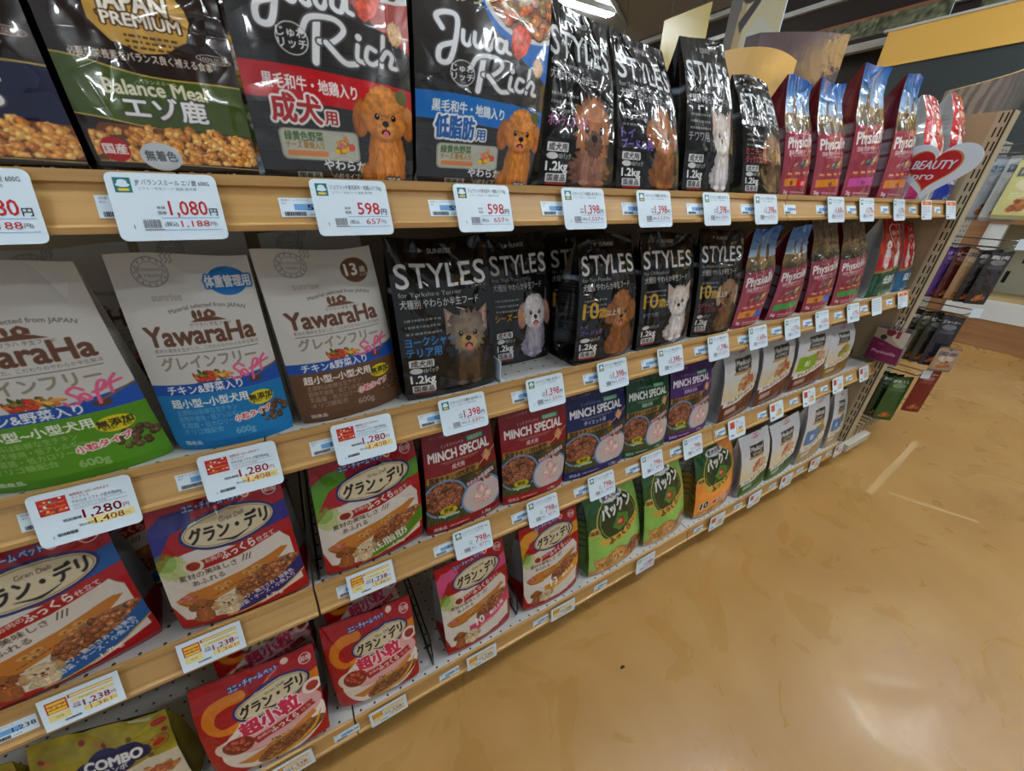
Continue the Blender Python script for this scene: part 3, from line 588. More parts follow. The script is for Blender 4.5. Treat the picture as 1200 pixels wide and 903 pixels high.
def physica(W, A, strips, brown=False):
    c = Cv(W, A, (.55, .19, .26))
    if brown: c.grad(0, .62, (.36, .34, .32), (.66, .58, .46))
    else: c.grad(0, .62, (.06, .36, .72), (.80, .84, .86))
    N = vnoise(c.H, W, 6, 3); gy = .40 if brown else .52
    c.fill([[(0, gy), (.3, gy - .02), (.6, gy + .01), (1, gy - .03), (1, .78), (0, .78)]], lambda X, Y: np.array((.62, .50, .30))[None, None] * (.55 + .7 * N[:X.shape[0], :X.shape[1]])[..., None] * np.clip(1.15 - (Y - gy) * 2.6, .25, 1)[..., None])
    for dx, k in ((.30, 1), (.62, .85)):
        q = .46 if not brown else .34
        c.fur(dx, q, .055 * k, .14 * k, (.42, .30, .20), fuzz=.15, seed=3); c.ell(dx + .01, q - .15 * k, .045 * k, .04 * k, (.40, .28, .18)); c.stroke([(dx - .02, q + .1), (dx - .05, q + .17)], .03 * k, (.35, .24, .15))
    pk = (.60, .20, .28); c.fill([[(0, .80), (1, .70), (1, A), (0, A)]], pk)
    c.text('フィジカライフ', .42, .845, .045, WHITE, 'c', rot=-.1); c.text('Physicalife', .50, .99, .23, WHITE, 'c', fit=.86, bold=.03, rot=-.1, shear=.1)
    c.text('国産の健康サポートフード', .50, 1.09, .07, WHITE, 'c', fit=.76, rot=-.08, bold=.02); c.lines(.22, 1.13, .5, 1, .03, .02, (.85, .7, .72), rot=-.08)
    for dx, dy2, cc in ((.34, 1.28, (.55, .26, .22)), (.50, 1.25, (.30, .30, .32)), (.68, 1.22, (.66, .55, .30))): c.ell(dx, dy2, .11, .05, cc, rot=-.5); c.ell(dx - .02, dy2 - .015, .05, .02, tuple(min(1, x + .25) for x in cc), rot=-.5)
    for k in range(4): c.rect(.12 + k * .20, A - .41 - k * .015, .27 + k * .20, A - .365 - k * .015, (.80, .40, .15)); c.lines(.14 + k * .20, A - .40 - k * .015, .11, 1, .02, .018, WHITE)
    x = .08
    for w, cc, t in strips: c.rect(x, A - .31, x + w, A - .19, cc, slope=-.06); c.text(t, x + w * .5, A - .225, .075, (.25, .12, .08) if sum(cc) > 1.2 else WHITE, 'c', bold=.02); x += w
    c.text('2kg', .08, A - .08, .08, WHITE, bold=.03); c.lines(.26, A - .12, .5, 2, .045, .025, (.85, .7, .72)); return c
def beauty(W, A, col, txt):
    c = Cv(W, A, (.70, .05, .06)); c.grad(0, .3, (.62, .04, .05), (.72, .07, .06))
    t = np.linspace(0, 2 * np.pi, 60); hxp = 16 * np.sin(t)**3; hyp = -(13 * np.cos(t) - 5 * np.cos(2 * t) - 2 * np.cos(3 * t) - np.cos(4 * t))
    H = np.stack([.56 + hxp * .0175, .30 + hyp * .0165], 1); c.fill([H], (.9, .85, .84)); c.fill([(H - (.56, .31)) * .9 + (.56, .31)], (.76, .08, .07))
    c.text('BEAUTY', .56, .31, .105, WHITE, 'c', fit=.36, bold=.035); c.text('pro', .56, .39, .09, WHITE, 'c', bold=.025, shear=.2)
    for dx, dy2, k in ((.28, .74, .9), (.72, .76, .85)):
        c.fur(dx, dy2, .13 * k, .22 * k, (.90, .86, .84), fuzz=.12, seed=4); c.fur(dx + .02, dy2 - .25, .085, .085, (.90, .84, .80), fuzz=.12, seed=5); c.ell(dx + .02, dy2 - .23, .02, .018, (.1, .08, .08))
    c.text('国産', .28, .82, .12, (.85, .35, .35), 'c'); c.fill([[(0, 1.02), (1, .92), (1, A), (0, A)]], col); c.fill([[(0, .98), (1, .88), (1, .93), (0, 1.03)]], (.62, .48, .20))
    c.text(txt, .62, 1.22, .17, WHITE, 'c', fit=.56, bold=.04); c.ell(.45, 1.44, .07, .06, tuple(min(1, x + .15) for x in col)); c.text('1kg', .35, A - .05, .07, WHITE); c.lines(.5, 1.38, .4, 3, .045, .022, (.8, .9, .85)); return c
def combo(W, A):
    c = Cv(W, A, (.58, .52, .12)); N = vnoise(c.H, W, 8, 2); c.p *= (.75 + .5 * N)[..., None]; r = np.random.default_rng(3)
    for k in range(26): c.ell(r.uniform(0, 1), r.uniform(.05, .55), r.uniform(.015, .03), r.uniform(.012, .024), [(.55, .10, .08), (.70, .40, .25), (.40, .32, .08)][k % 3], rot=r.uniform(0, 3))
    c.ell(.93, .10, .06, .03, (.66, .08, .06)); c.fill([[(.26, .64), (.5, .46), (.8, .40), (1, .44), (1, A), (.12, A), (.16, .85)]], (.84, .80, .70))
    for x, y, q in ((.42, .33, .10), (.54, .27, .12), (.68, .27, .11), (.58, .33, .14), (.76, .31, .08)): c.ell(x, y, q * 1.1, q * .8, (.07, .10, .30))
    c.text('COMBO', .58, .345, .13, WHITE, 'c', fit=.40, bold=.05); c.text('コンボ', .58, .405, .06, WHITE, 'c', bold=.03)
    c.ring(.90, .28, .07, .065, .006, (.6, .1, .1)); c.ell(.90, .29, .04, .03, (.66, .10, .08)); c.text('毎日の', .90, .255, .03, (.5, .1, .1), 'c')
    c.ell(.46, .56, .24, .09, (.30, .05, .08), rot=-.1); c.text('まぐろ味', .46, .595, .11, WHITE, 'c', fit=.38, bold=.04, rot=-.08)
    c.food(.84, .60, .18, .12, [(.80, .50, .30), (.70, .36, .2), (.86, .62, .4)], 5, 24); c.kibble(.60, .88, .38, .20, [(.62, .42, .22), (.7, .5, .28), (.55, .3, .16)], .07, 4)
    return c
def japanp(W, A, navy=False):
    c = Cv(W, A, (.13, .075, .06) if not navy else (.10, .065, .06)); gl = (.74, .58, .28)
    c.ell(.52, .21, .26, .25, gl, fuzz=.10, n=22, seed=4); N = vnoise(c.H, W, 5, 3)
    c.text('JAPAN', .50, .21, .18, (.93, .90, .84), 'c', fit=.36, bold=.03, out=[((.30, .18, .08), .010)]); c.text('PREMIUM', .53, .30, .11, (.93, .90, .84), 'c', fit=.40, bold=.03, out=[((.30, .18, .08), .010)])
    c.lines(.42, .35, .28, 3, .035, .016, (.25, .16, .06)); c.text('必要な栄養素をバランス良く補える食事', .48, .515, .062, (.88, .84, .78), 'c', fit=.76, bold=.015)
    c.rect(.78, .40, .99, .46, (.13, .075, .06)); c.ring(.88, .43, .10, .03, .005, (.8, .75, .7)); c.text('100%国産', .88, .447, .04, (.85, .8, .75), 'c')
    bd = (.25, .33, .09) if not navy else (.05, .07, .22)
    c.fill([[(0, .50), (.1, .52), (.5, .62), (1, .60), (1, .96), (.5, .95), (0, .88)]], bd)
    for o in (.0, .375): c.stroke([(0, .50 + o), (.12, .52 + o), (.5, .61 + o * .93), (1, .60 + o)], .010, (.75, .65, .30))
    c.text('バランスミール', .52, .655, .03, WHITE, 'c'); c.text('Balance Meal', .50, .735, .135, (.88, .86, .76), 'c', fit=.56, bold=.025)
    c.text('エゾ鹿' if not navy else 'まぐろ', .52, .88, .16, (.93, .93, .92), 'c', fit=.46, bold=.03, out=[((.25, .25, .25), .012)])
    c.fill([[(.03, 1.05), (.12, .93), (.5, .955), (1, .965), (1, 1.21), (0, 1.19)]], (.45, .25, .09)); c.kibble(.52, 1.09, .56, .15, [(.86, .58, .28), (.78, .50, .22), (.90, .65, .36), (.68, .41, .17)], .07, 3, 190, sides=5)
    c.rect(0, 1.195, 1, A, (.11, .065, .055)); c.stroke([(0, 1.19), (.5, 1.20), (1, 1.215)], .008, (.75, .62, .3)); c.rect(0, .9, .03, 1.2, (.13, .075, .06))
    c.ell(.15, 1.11, .085, .085, (.72, .06, .07)); c.text('国産', .15, 1.135, .075, WHITE, 'c', bold=.03); c.ell(.40, 1.15, .12, .10, (.78, .82, .86)); c.text('無着色', .40, 1.175, .08, (.30, .32, .34), 'c', fit=.18, bold=.02)
    c.text('Japan Premium Pet Food Series', .52, 1.30, .07, (.85, .82, .78), 'c', fit=.88, shear=.25)
    t = Cv(W, A + .30, (.13, .075, .06)); t.p[t.H - c.H:] = c.p; return t
def juwa(W, A, col, jp, tc):
    c = Cv(W, A, (.16, .155, .155)); c.grad(0, .75, (.26, .25, .25), (.17, .165, .165))
    for k in range(14): c.rect(0, .78 + k * .045, 1, .783 + k * .045, (.11, .105, .11))
    c.fill([[(.36, .12), (.62, .10), (1, .42), (1, .72), (.80, .62), (.52, .42)]], (.62, .13, .05) if col[0] > .5 else (.10, .42, .75)); c.ell(.82, .22, .36, .24, (.80, .80, .80)); c.ell(.82, .21, .33, .215, (.5, .3, .2)); c.kibble(.82, .20, .32, .20, [(.62, .34, .16), (.72, .44, .2), (.5, .38, .18), (.78, .36, .16)], .075, 3, 70)
    c.fur(.74, .46, .09, .13, (.84, .34, .26), rot=.3, fuzz=.3, n=9, var=.4, seed=3); c.fur(.90, .62, .05, .07, (.86, .70, .52), fuzz=.2, seed=6)
    c.text('じゅわっと', .30, .30, .10, (.80, .78, .62), 'c', bold=.02, rot=-.06)
    Wt = (.90, .91, .92); T2 = lambda p: (p[0] * .90 + .03, .385 + (p[1] - .17) * .80); S = lambda pts, w=.034: c.stroke([T2(p) for p in pts], w, Wt, out=[((.30, .30, .32), .010)])
    S([(.16, .30), (.12, .21), (.20, .17), (.27, .20), (.25, .38), (.20, .55), (.13, .55), (.14, .45), (.24, .40)])
    for k in range(3): S([(.31 + k * .085, .29), (.305 + k * .085, .38), (.345 + k * .085, .40), (.385 + k * .085, .30), (.39 + k * .085, .38)], .028)
    S([(.64, .31), (.585, .30), (.57, .38), (.62, .40), (.655, .30), (.655, .38), (.69, .40)], .028)
    S([(.46, .50), (.44, .62), (.42, .76)], .04); S([(.36, .58), (.42, .48), (.56, .46), (.62, .52), (.54, .61), (.46, .62)], .03); S([(.50, .62), (.60, .73), (.68, .73)], .032)
    S([(.70, .60), (.69, .69), (.73, .71)], .027); c.ell(*T2((.71, .545)), .02, .02, Wt); S([(.82, .61), (.77, .60), (.75, .68), (.79, .71), (.84, .68)], .027); S([(.88, .50), (.87, .60), (.855, .71)], .027); S([(.86, .66), (.90, .60), (.935, .63), (.92, .70), (.96, .71)], .027)
    c.ring(.30, .755, .085, .085, .007, (.75, .75, .75)); c.text('じゅわ', .30, .745, .055, Wt, 'c', bold=.02); c.text('リッチ', .30, .80, .055, Wt, 'c', bold=.02)
    y = .88; c.fill([[(0, y), (1, y + .05), (1, y + .23), (.8, y + .23), (0, y + .18)]], col)
    c.text('黒毛和牛・地鶏入り', .10, y + .125, .085, WHITE, fit=.52, bold=.022, rot=.05)
    c.text(jp, .12, y + .295, .165, tc, bold=.03, out=[(WHITE, .014)], fit=.27, rot=.03); c.text('用', .41, y + .305, .085, tc, bold=.03, out=[(WHITE, .010)])
    c.rect(.13, y + .345, .60, y + .525, (.60, .60, .55), r=.03); c.rect(.14, y + .353, .59, y + .517, (.72, .73, .67), r=.025); c.text('緑黄色野菜', .16, y + .41, .058, (.22, .36, .14), bold=.02, fit=.22); c.text('チーズ 軟骨入り', .16, y + .455, .045, (.62, .42, .10), bold=.02, fit=.22); c.rect(.16, y + .47, .40, y + .503, (.86, .52, .28), r=.012)
    c.food(.50, y + .435, .075, .06, [(.90, .76, .12), (.88, .30, .26), (.45, .66, .2), (.90, .55, .28), (.88, .45, .52)], 4, 26)
    c.ring(.50, A - .105, .105, .085, .004, (.6, .6, .6)); c.text('やわらか', .50, A - .105, .070, Wt, 'c', bold=.025); c.text('小粒タイプ', .50, A - .045, .046, Wt, 'c', fit=.17); c.ell(.61, A - .11, .022, .022, (.7, .52, .3))
    box_text(c, '国産品', .19, A - .085, .15, .05, (.62, .63, .62))
    c.dog(.795, y + .07, .325, head=(.82, .50, .20), body=(.76, .45, .17), ear=(.68, .38, .13), muz=(.88, .58, .28), chest=(.84, .52, .22), H=A - y - .05, ears='flop', fluff=.08, seed=4)
    c.fur(.795, y + .14, .12, .09, (.84, .53, .23), fuzz=.15, seed=9)
    c.ell(.92, y + .10, .045, .045, (.38, .38, .18)); c.ell(.965, y + .20, .035, .045, (.74, .48, .25))
    c.text('750g', .93, A - .015, .075, Wt, 'r', bold=.03, out=[((.2, .15, .1), .008)]); return c
def treat(W, A, bg, kind):
    c = Cv(W, A, bg); l = tuple(min(1, x * .5 + .5) for x in bg)
    c.rect(0, 0, 1, .08, tuple(x * .7 for x in bg)); c.ell(.5, .12, .08, .04, (.3, .3, .3))
    c.text({'w': 'さつまいも', 'p': 'ささみ', 'b': 'ビーフ', 'k': '鹿肉', 'g': '野菜入り', 'r': 'ジャーキー', 't': '国産'}.get(kind, '国産'), .5, .42, .22, WHITE if sum(bg) < 1.5 else (.25, .3, .4), 'c', fit=.8, bold=.03)
    c.ell(.5, .62, .34, .16, l, .8); c.food(.5, A - .38, .36, .24, [(.72, .40, .18), (.62, .30, .14), (.80, .52, .26)], len(kind) + 3, 26); c.lines(.15, .82, .7, 3, .06, .03, l); c.rect(0, A - .1, 1, A, tuple(x * .75 for x in bg)); return c
# ------------------------------------------------------------------ bag materials
M_GLOSS = printmat('gloss_film', .26, coat=.7, spec=.35, coat_rough=.05, bump=(9, .40, .010, 1.2))
M_CRINKLE = printmat('crinkled_black_film', .30, spec=.15, coat=.9, coat_rough=.05, bump=(9, .30, .012, 1.4))
M_SEMI = printmat('satin_film', .34, coat=.30, coat_rough=.07, spec=.35, bump=(12, .28, .008, .8))
M_MATTE = printmat('matte_paper_film', .52, coat=0, spec=.35, bump=(24, .22, .003))
def set_print(me, rgb):
    a = me.color_attributes.new('print', 'BYTE_COLOR', 'POINT'); c = np.ones((len(me.vertices), 4), dtype=np.float32); c[:, :3] = rgb
    a.data.foreach_set('color_srgb', c.ravel())
def grid_mesh(name, P, rgb, mat, flip=False):
    """P: (ny+1, nx+1, 3) points, rgb the same lattice"""
    ny, nx = P.shape[0] - 1, P.shape[1] - 1; me = bpy.data.meshes.new(name)
    me.vertices.add((nx + 1) * (ny + 1)); me.vertices.foreach_set('co', P.reshape(-1).astype(np.float32))
    i = np.arange(ny)[:, None] * (nx + 1) + np.arange(nx)[None]; q = np.stack([i, i + 1, i + nx + 2, i + nx + 1], -1).reshape(-1, 4)
    if flip: q = q[:, ::-1]
    n = len(q); me.loops.add(n * 4); me.loops.foreach_set('vertex_index', np.ascontiguousarray(q.reshape(-1), dtype=np.int32))
    me.polygons.add(n); me.polygons.foreach_set('loop_start', np.arange(n, dtype=np.int32) * 4); me.polygons.foreach_set('use_smooth', np.ones(n, dtype=bool))
    me.materials.append(mat); me.update(calc_edges=True); set_print(me, rgb.reshape(-1, 3)); return me
def link(name, me, parent):
    o = bpy.data.objects.new(name, me); COL.objects.link(o); o.parent = parent; return o
PROF = {  # depth along the height, 0 bottom .. 1 top
 'stand': ((0, .05, .3, .6, .8, .92, 1), (.93, 1, .94, .72, .42, .15, .02)),
 'pillow': ((0, .06, .3, .6, .8, .92, 1), (.80, .96, 1, .80, .5, .18, .02)),
 'neck': ((0, .05, .35, .55, .68, .80, 1), (.94, 1, .94, .80, .60, .44, .03)),
 'full': ((0, .1, .4, .7, .88, .96, 1), (.8, 1, 1, .95, .6, .25, .03))}
WID = {'stand': ((0, .06, .2, 1), (.97, 1, 1, 1)), 'pillow': ((0, .04, .12, .85, 1), (.95, .985, 1, 1, .985)),
       'neck': ((0, .5, .63, .74, .85, 1), (1, 1, 1.02, .90, .84, .90)), 'full': ((0, .06, 1), (.97, 1, 1))}
def pouch(base, W0, W1, h, d, art, mat, shape='stand', lean=.02, shift=0.0, gus=.55, wr=.0016, nw=26, seed=1, nx=None, gart=None, backc=(.3, .3, .3), tilt=0.0, topwave=.004, fin=0.0):
    """front bottom edge at the local origin line y=0, facing -y; W0/W1 widths at foot and top"""
    r = np.random.default_rng(seed); nx = nx or art.W // 2; ny = int(nx * h / ((W0 + W1) / 2))
    pv, pt = PROF[shape]; wv, wt = WID[shape]
    def T(v): return d * np.interp(v, pv, pt)
    def wid(v): return (W0 + (W1 - W0) * v) * np.interp(v, wv, wt)
    def mid(v): return d * .5 * pt[0] + .6 * lean * v
    def surf(u, v, side):
        yc = mid(v) + fin * np.clip((v - .78) / .22, 0, 1)**1.5; b = gus + (1 - gus) * (1 - np.abs(u)**2.6)
        x = u * wid(v) / 2 + shift * v; z = h * v + tilt * u * v * v + topwave * np.sin(u * 2.2 + seed) * v**6
        return x, yc + side * T(v) / 2 * b, z
    u = np.linspace(-1, 1, nx + 1)[None]; v = np.linspace(0, 1, ny + 1)[:, None]; x, y, z = surf(u + 0 * v, v + 0 * u, -1)
    env = np.clip((1 - np.abs(u)) * 6, 0, 1) * np.clip(v * 12, 0, 1); up = .18 + 1.5 * v * v
    dd = 0
    for k in range(nw):  # creases in the film
        a = r.uniform(0, np.pi); cx, cy = r.uniform(-1, 1), r.uniform(.02, 1); ca, sa = math.cos(a), math.sin(a); L = r.uniform(.08, .35); wdt = r.uniform(.012, .04)
        X = (u - cx) * .5; Y = (v - cy) * h / W0; p = X * ca + Y * sa; q = -X * sa + Y * ca
        dd = dd + wr * r.uniform(.4, 1.3) * (1 if r.random() < .6 else -1) * np.exp(-np.abs(q + .25 * p * p * r.uniform(-3, 3)) / wdt) * np.exp(-(p / L)**4)
    nz = (vnoise(ny + 1, nx + 1, 4, seed, 3) - .5) * wr * 3.2
    y = y - (dd * up + nz) * env; P = np.stack([x, y, z], -1)
    fr = link('front_panel', grid_mesh('front_panel', P, art.sample(nx, ny), mat), base)
    gx, gy = 6, max(14, ny // 3); vv = np.linspace(0, 1, gy + 1)[:, None]; k = np.linspace(0, 1, gx + 1)[None]
    for sgn, nm in ((-1, 'side_gusset'), (1, 'side_gusset')):
        xf, yf, zf = surf(sgn + 0 * vv, vv, -1); xb, yb, zb = surf(sgn + 0 * vv, vv, 1)
        inw = .30 * (yb - yf) * (1 - np.abs(2 * k - 1)) * np.clip(vv * 8, 0, 1); jag = (vnoise(gy + 1, gx + 1, 4, seed + 5, 2) - .5) * wr * 2 * np.sin(k * np.pi)
        G = np.stack([xf * (1 - k) + xb * k - sgn * (inw + jag), yf * (1 - k) + yb * k, zf * (1 - k) + zb * k], -1)
        ga = gart.sample(gx, gy) if gart is not None and gart.W <= 60 else (None if gart is None else gart.sample(gx, gy))
        if ga is None: ga = np.zeros((gy + 1, gx + 1, 3)) + np.array(backc)
        link(nm, grid_mesh(nm, G if sgn < 0 else G, ga, mat, flip=sgn < 0), base)
    bx = 10; by = 16; ub = np.linspace(-1, 1, bx + 1)[None]; vb = np.linspace(0, 1, by + 1)[:, None]; x, y, z = surf(ub + 0 * vb, vb + 0 * ub, 1)
    Bk = np.stack([x, y, z], -1); xf, yf, zf = surf(ub[0], 0 * ub[0], -1); Bk = np.concatenate([np.stack([xf, yf, zf], -1)[None], Bk])
    link('back_panel', grid_mesh('back_panel', Bk, np.zeros((by + 2, bx + 1, 3)) + np.array(backc), mat, flip=True), base)
    return base
def gusset_art(A, col, kind, top=None):
    g = Cv(48, A * 3.0, col); H = A * 3.0
    if top is not None: g.rect(0, 0, 1, H * .36, top)
    if kind == 'text':
        for k in range(5): g.lines(.12, H * (.34 + .11 * k), .76, 6, H * .015, H * .006, (.75, .75, .75), .55, seed=k)
        g.rect(.1, H * .30, .9, H * .335, (.55, .6, .68))
    if kind == 'info':
        for k, (a, b) in enumerate(((.42, .50), (.52, .62), (.64, .74), (.76, .88))): g.rect(.12, H * a, .88, H * b, (.72, .74, .77)); g.lines(.16, H * (a + .01), .68, 5, H * .016, H * .006, (.3, .3, .33), .7, seed=k)
    if kind == 'swirl':
        for k in range(6): g.stroke([(.0, H * (.2 + .1 * k)), (.3, H * (.24 + .1 * k)), (.6, H * (.22 + .1 * k)), (1, H * (.27 + .1 * k))], .035, (.08, .08, .08))
    if kind == 'grey':
        g.lines(.1, H * .2, .8, 34, H * .02, H * .007, (.42, .42, .44), .7)
    if kind == 'redtop':
        g.rect(0, 0, 1, H * .18, (.45, .03, .06)); g.rect(0, H * .82, 1, H, (.5, .03, .06)); g.lines(.1, H * .25, .8, 26, H * .02, H * .007, (.35, .36, .38), .7)
    return g

# ------------------------------------------------------------------ the bags on the shelves
ZS = {1: 1.246, 2: .905, 3: .562, 4: .121}     # shelf deck heights
BAGS = []                                       # (key, thing, description) for the shelf labels
def bag(key, shelf, bl, br, tl, tr, ybl, ybr, h, d, art, mat, label, short, dz=0.0, **kw):
    """bl..tr: x of the front corners; ybl, ybr: distance of the front foot at both ends"""
    rz = math.atan2(ybr - ybl, br - bl); cx, cy = (bl + br) / 2, (ybl + ybr) / 2
    b = thing('dog_food_bag', (cx, cy, ZS[shelf] + .001 + dz), label, 'dog food bag', rz=rz)
    W0 = math.hypot(br - bl, ybr - ybl); kw.setdefault('seed', sum(map(ord, key)))
    pouch(b, W0, tr - tl, h, d, art, mat, shift=(tl + tr) / 2 - cx, **kw)
    BAGS.append((key, b, short)); return b
DOGC = {'pom': ((.72, .42, .62), 'Pomeranian', ['ポメラニアン用']), 'poo': ((.50, .38, .78), 'Toy Poodle', ['トイ', 'プードル用']), 'chi': ((.62, .62, .66), 'Chihuahua', ['チワワ用']),
        'dac': ((.78, .22, .24), 'Miniature Dachshund', ['ミニチュア', 'ダックスフンド用']), 'yor': ((.18, .52, .82), 'Yorkshire Terrier', ['ヨークシャー', 'テリア用']), 'shi': ((.75, .55, .15), 'Shih-Tzu', ['シーズー用'])}
gB = gusset_art(1.45, (.025, .025, .03), 'text')
def sty(key, shelf, c, breed, dk, senior, W, h, d, label, short, **kw):
    col, en, jp = DOGC[dk]; A = h / ((c[1] - c[0] + c[3] - c[2]) / 2)
    bag(key, shelf, c[0], c[1], c[2], c[3], c[4], c[5], h, d, styles(W, 1.5, breed, en, jp, col, senior), M_CRINKLE, label, short, gart=gB, gus=.84, backc=(.025, .025, .03), **kw)
# --- top shelf
bag('A1', 1, -.292, -.152, -.300, -.160, .592, .592, .208, .07, japanp(300, 1.33, True), M_GLOSS, 'dark brown bag with navy band and kibble photo, first on the top shelf', 'navy-banded brown kibble bag', shape='pillow', wr=.0022, lean=.02, backc=(.12, .07, .06))
bag('A2', 1, -.146, -.004, -.154, -.004, .592, .592, .208, .075, japanp(460, 1.33), M_GLOSS, 'glossy brown bag with a green band and gold emblem above its kibble photo', 'green-banded brown bag', shape='pillow', wr=.0022, lean=.02, nw=40, backc=(.12, .07, .06))
bag('A2b', 1, -.075, .085, -.075, .085, .715, .715, .208, .075, japanp(120, 1.33), M_GLOSS, 'brown bag in shadow behind the gap between the green-banded and red-banded bags', None, shape='pillow', wr=.0015, backc=(.12, .07, .06))
bag('A3', 1, .001, .182, -.002, .202, .592, .592, .278, .085, juwa(560, 1.56, (.74, .07, .11), '成犬', (.70, .10, .13)), M_GLOSS, 'charcoal bag with white script lettering, red band and smiling brown poodle photo', 'red-banded poodle bag', shape='pillow', wr=.0018, nw=24, lean=.02, backc=(.1, .1, .1))
bag('A4', 1, .186, .380, .210, .424, .592, .592, .270, .085, juwa(560, 1.56, (.06, .42, .74), '低脂肪', (.08, .36, .68)), M_GLOSS, 'charcoal bag with white script lettering, bright blue band and brown poodle photo', 'blue-banded poodle bag', shape='pillow', wr=.0018, nw=24, lean=.02, backc=(.1, .1, .1))
sty('A5', 1, (.387, .553, .432, .556, .592, .592), 'pomeranian', 'pom', False, 400, .262, .10, 'crinkled black bag with a fluffy orange dog photo, beside the blue-banded poodle bag', 'fluffy orange dog bag', wr=.0024, nw=44, lean=.05, tilt=-.012)
sty('A6', 1, (.562, .737, .570, .710, .592, .592), 'poodle', 'poo', False, 400, .250, .12, 'crinkled black top-shelf bag with a curly brown poodle photo and violet lettering', 'top-shelf black poodle bag', wr=.0024, nw=44, lean=.05, tilt=-.012)
sty('A7', 1, (.745, .910, .742, .875, .592, .592), 'chihuahua', 'chi', False, 400, .275, .12, 'crinkled black top-shelf bag with a white chihuahua photo and grey lettering', 'top-shelf black chihuahua bag', wr=.0020, nw=36, lean=.04)
sty('A8', 1, (.954, 1.120, .925, 1.055, .592, .592), 'dachshund', 'dac', False, 360, .238, .12, 'crinkled black top-shelf bag with a long-eared brown dog photo and red lettering', 'top-shelf black dachshund bag', wr=.0024, nw=44, lean=.04)
SKY = (.30, .08, .13)
def phy(key, shelf, c, h, strips, brown, label, short, W=220, **kw):
    A = h / ((c[1] - c[0] + c[3] - c[2]) / 2)
    kw.setdefault('fin', -.02); kw.setdefault('lean', .035)
    bag(key, shelf, *c, h, kw.pop('d', .13), physica(W, 1.80, strips, brown), M_GLOSS, label, short, shape='neck', gus=.82, gart=gusset_art(A, (.42, .09, .16), 'info'), backc=SKY, wr=.0030, nw=36, **kw)
OR, BL_, RD, PK, GR = (.86, .52, .12), (.28, .36, .72), (.82, .12, .14), (.80, .30, .62), (.26, .60, .26)
phy('A9', 1, (1.130, 1.262, 1.110, 1.232, .60, .60), .258, [(.34, OR, '7歳'), (.40, RD, '成犬')], False, 'pink bag with blue sky top and orange-red strip, beside the black dachshund bag', 'sky-topped bag with orange-red strip')
phy('A10', 1, (1.268, 1.421, 1.240, 1.378, .592, .592), .268, [(.80, OR, '10歳')], False, 'pink bag with blue sky top and plain orange strip, lower of the two orange-strip bags', 'sky-topped bag with plain orange strip')
phy('A11', 1, (1.440, 1.625, 1.425, 1.590, .592, .592), .326, [(.80, PK, '子犬')], False, 'tall pink bag with blue sky top and magenta strip on the top shelf', 'sky-topped bag with magenta strip')
phy('A12', 1, (1.675, 1.880, 1.690, 1.810, .592, .592), .338, [(.80, OR, '小粒')], False, 'tall pink bag with narrow sky top and orange strip, beside the white heart card', 'sky-topped bag beside the heart card')
def bea(key, shelf, c, h, col, txt, label, short, **kw):
    A = h / ((c[1] - c[0] + c[3] - c[2]) / 2)
    bag(key, shelf, *c, h, kw.pop('d', .14), beauty(200, 1.5, col, txt), M_GLOSS, label, short, shape='neck', gus=.82, gart=gusset_art(A, (.76, .78, .79), 'grey'), backc=(.6, .61, .62), lean=.03, wr=.003, nw=36, **kw)
bea('A13', 1, (1.905, 2.105, 1.985, 2.135, .592, .592), .325, (.62, .06, .34), '成犬用', 'red and magenta bag with a peaked silver side, standing behind the white heart card', 'red bag behind the heart card', d=.20)
bea('A14', 1, (2.150, 2.325, 2.190, 2.325, .592, .592), .352, (.05, .16, .55), '成猫', 'red and blue bag with silver side, at the end of the top shelf', 'red-blue bag at the shelf end', fin=.0, d=.19)
# --- second shelf
def yaw(key, c, col, badge, W, label, short, **kw):
    A = .258 / ((c[1] - c[0] + c[3] - c[2]) / 2)
    bag(key, 2, *c, .258, .085, yawaraha(W, 1.6, col, badge, 0), M_MATTE, label, short, gart=gusset_art(A, (.70, .69, .66), 'grey'), backc=(.72, .71, .68), wr=.0009, nw=10, **{**dict(lean=.035, shape='stand'), **kw})
yaw('B1', (-.366, -.190, -.378, -.214, .592, .598), (.32, .56, .09), None, 480, 'cream paper-like bag with a bright green base, first on the second shelf', 'cream bag with green base')
yaw('B2', (-.186, -.041, -.192, -.046, .598, .592), (.07, .47, .72), '体重管理用', 480, 'cream paper-like bag with a sky blue base and blue cloud badge', 'cream bag with sky blue base')
yaw('B3', (-.026, .139, -.031, .133, .592, .618), (.40, .27, .18), '13', 440, 'cream paper-like bag with a brown base and round brown age badge', 'cream bag with brown base')
for key, x0, x1, dy, lab in (('B1b', -.335, -.192, .10, 'cream bag mostly hidden behind the green-based cream bag'), ('B2b', -.182, -.048, .105, 'cream bag hidden behind the sky-blue-based bag, only its top showing'), ('B3b', -.030, .130, .115, 'cream bag hidden behind the brown-based bag, only its shaded top showing')):
    yaw(key, (x0, x1, x0, x1, (.62 + dy), (.62 + dy)), (.32, .56, .09) if key == 'B1b' else (.07, .47, .72) if key == 'B2b' else (.40, .27, .18), None, 160, lab, None, dz=.012 if key != 'B1b' else 0)
sty('B4', 2, (.139, .312, .140, .318, .602, .598), 'yorkie', 'yor', False, 480, .270, .085, 'black bag with grey-tan terrier photo and blue lettering, second shelf', 'black bag with blue lettering', wr=.0042, nw=24, lean=.03)
sty('B5', 2, (.346, .494, .350, .498, .664, .668), 'shihtzu', 'shi', False, 360, .262, .09, 'black bag with a white shih-tzu photo, set back behind an empty strip of shelf', 'set-back black shih-tzu bag', wr=.0034, nw=20, lean=.03)
sty('B6', 2, (.515, .69, .520, .69, .705, .705), 'poodle', 'poo', True, 200, .262, .08, 'black bag deep in shadow, hidden behind the senior poodle bag on the second shelf', None, wr=.0012, nw=10)
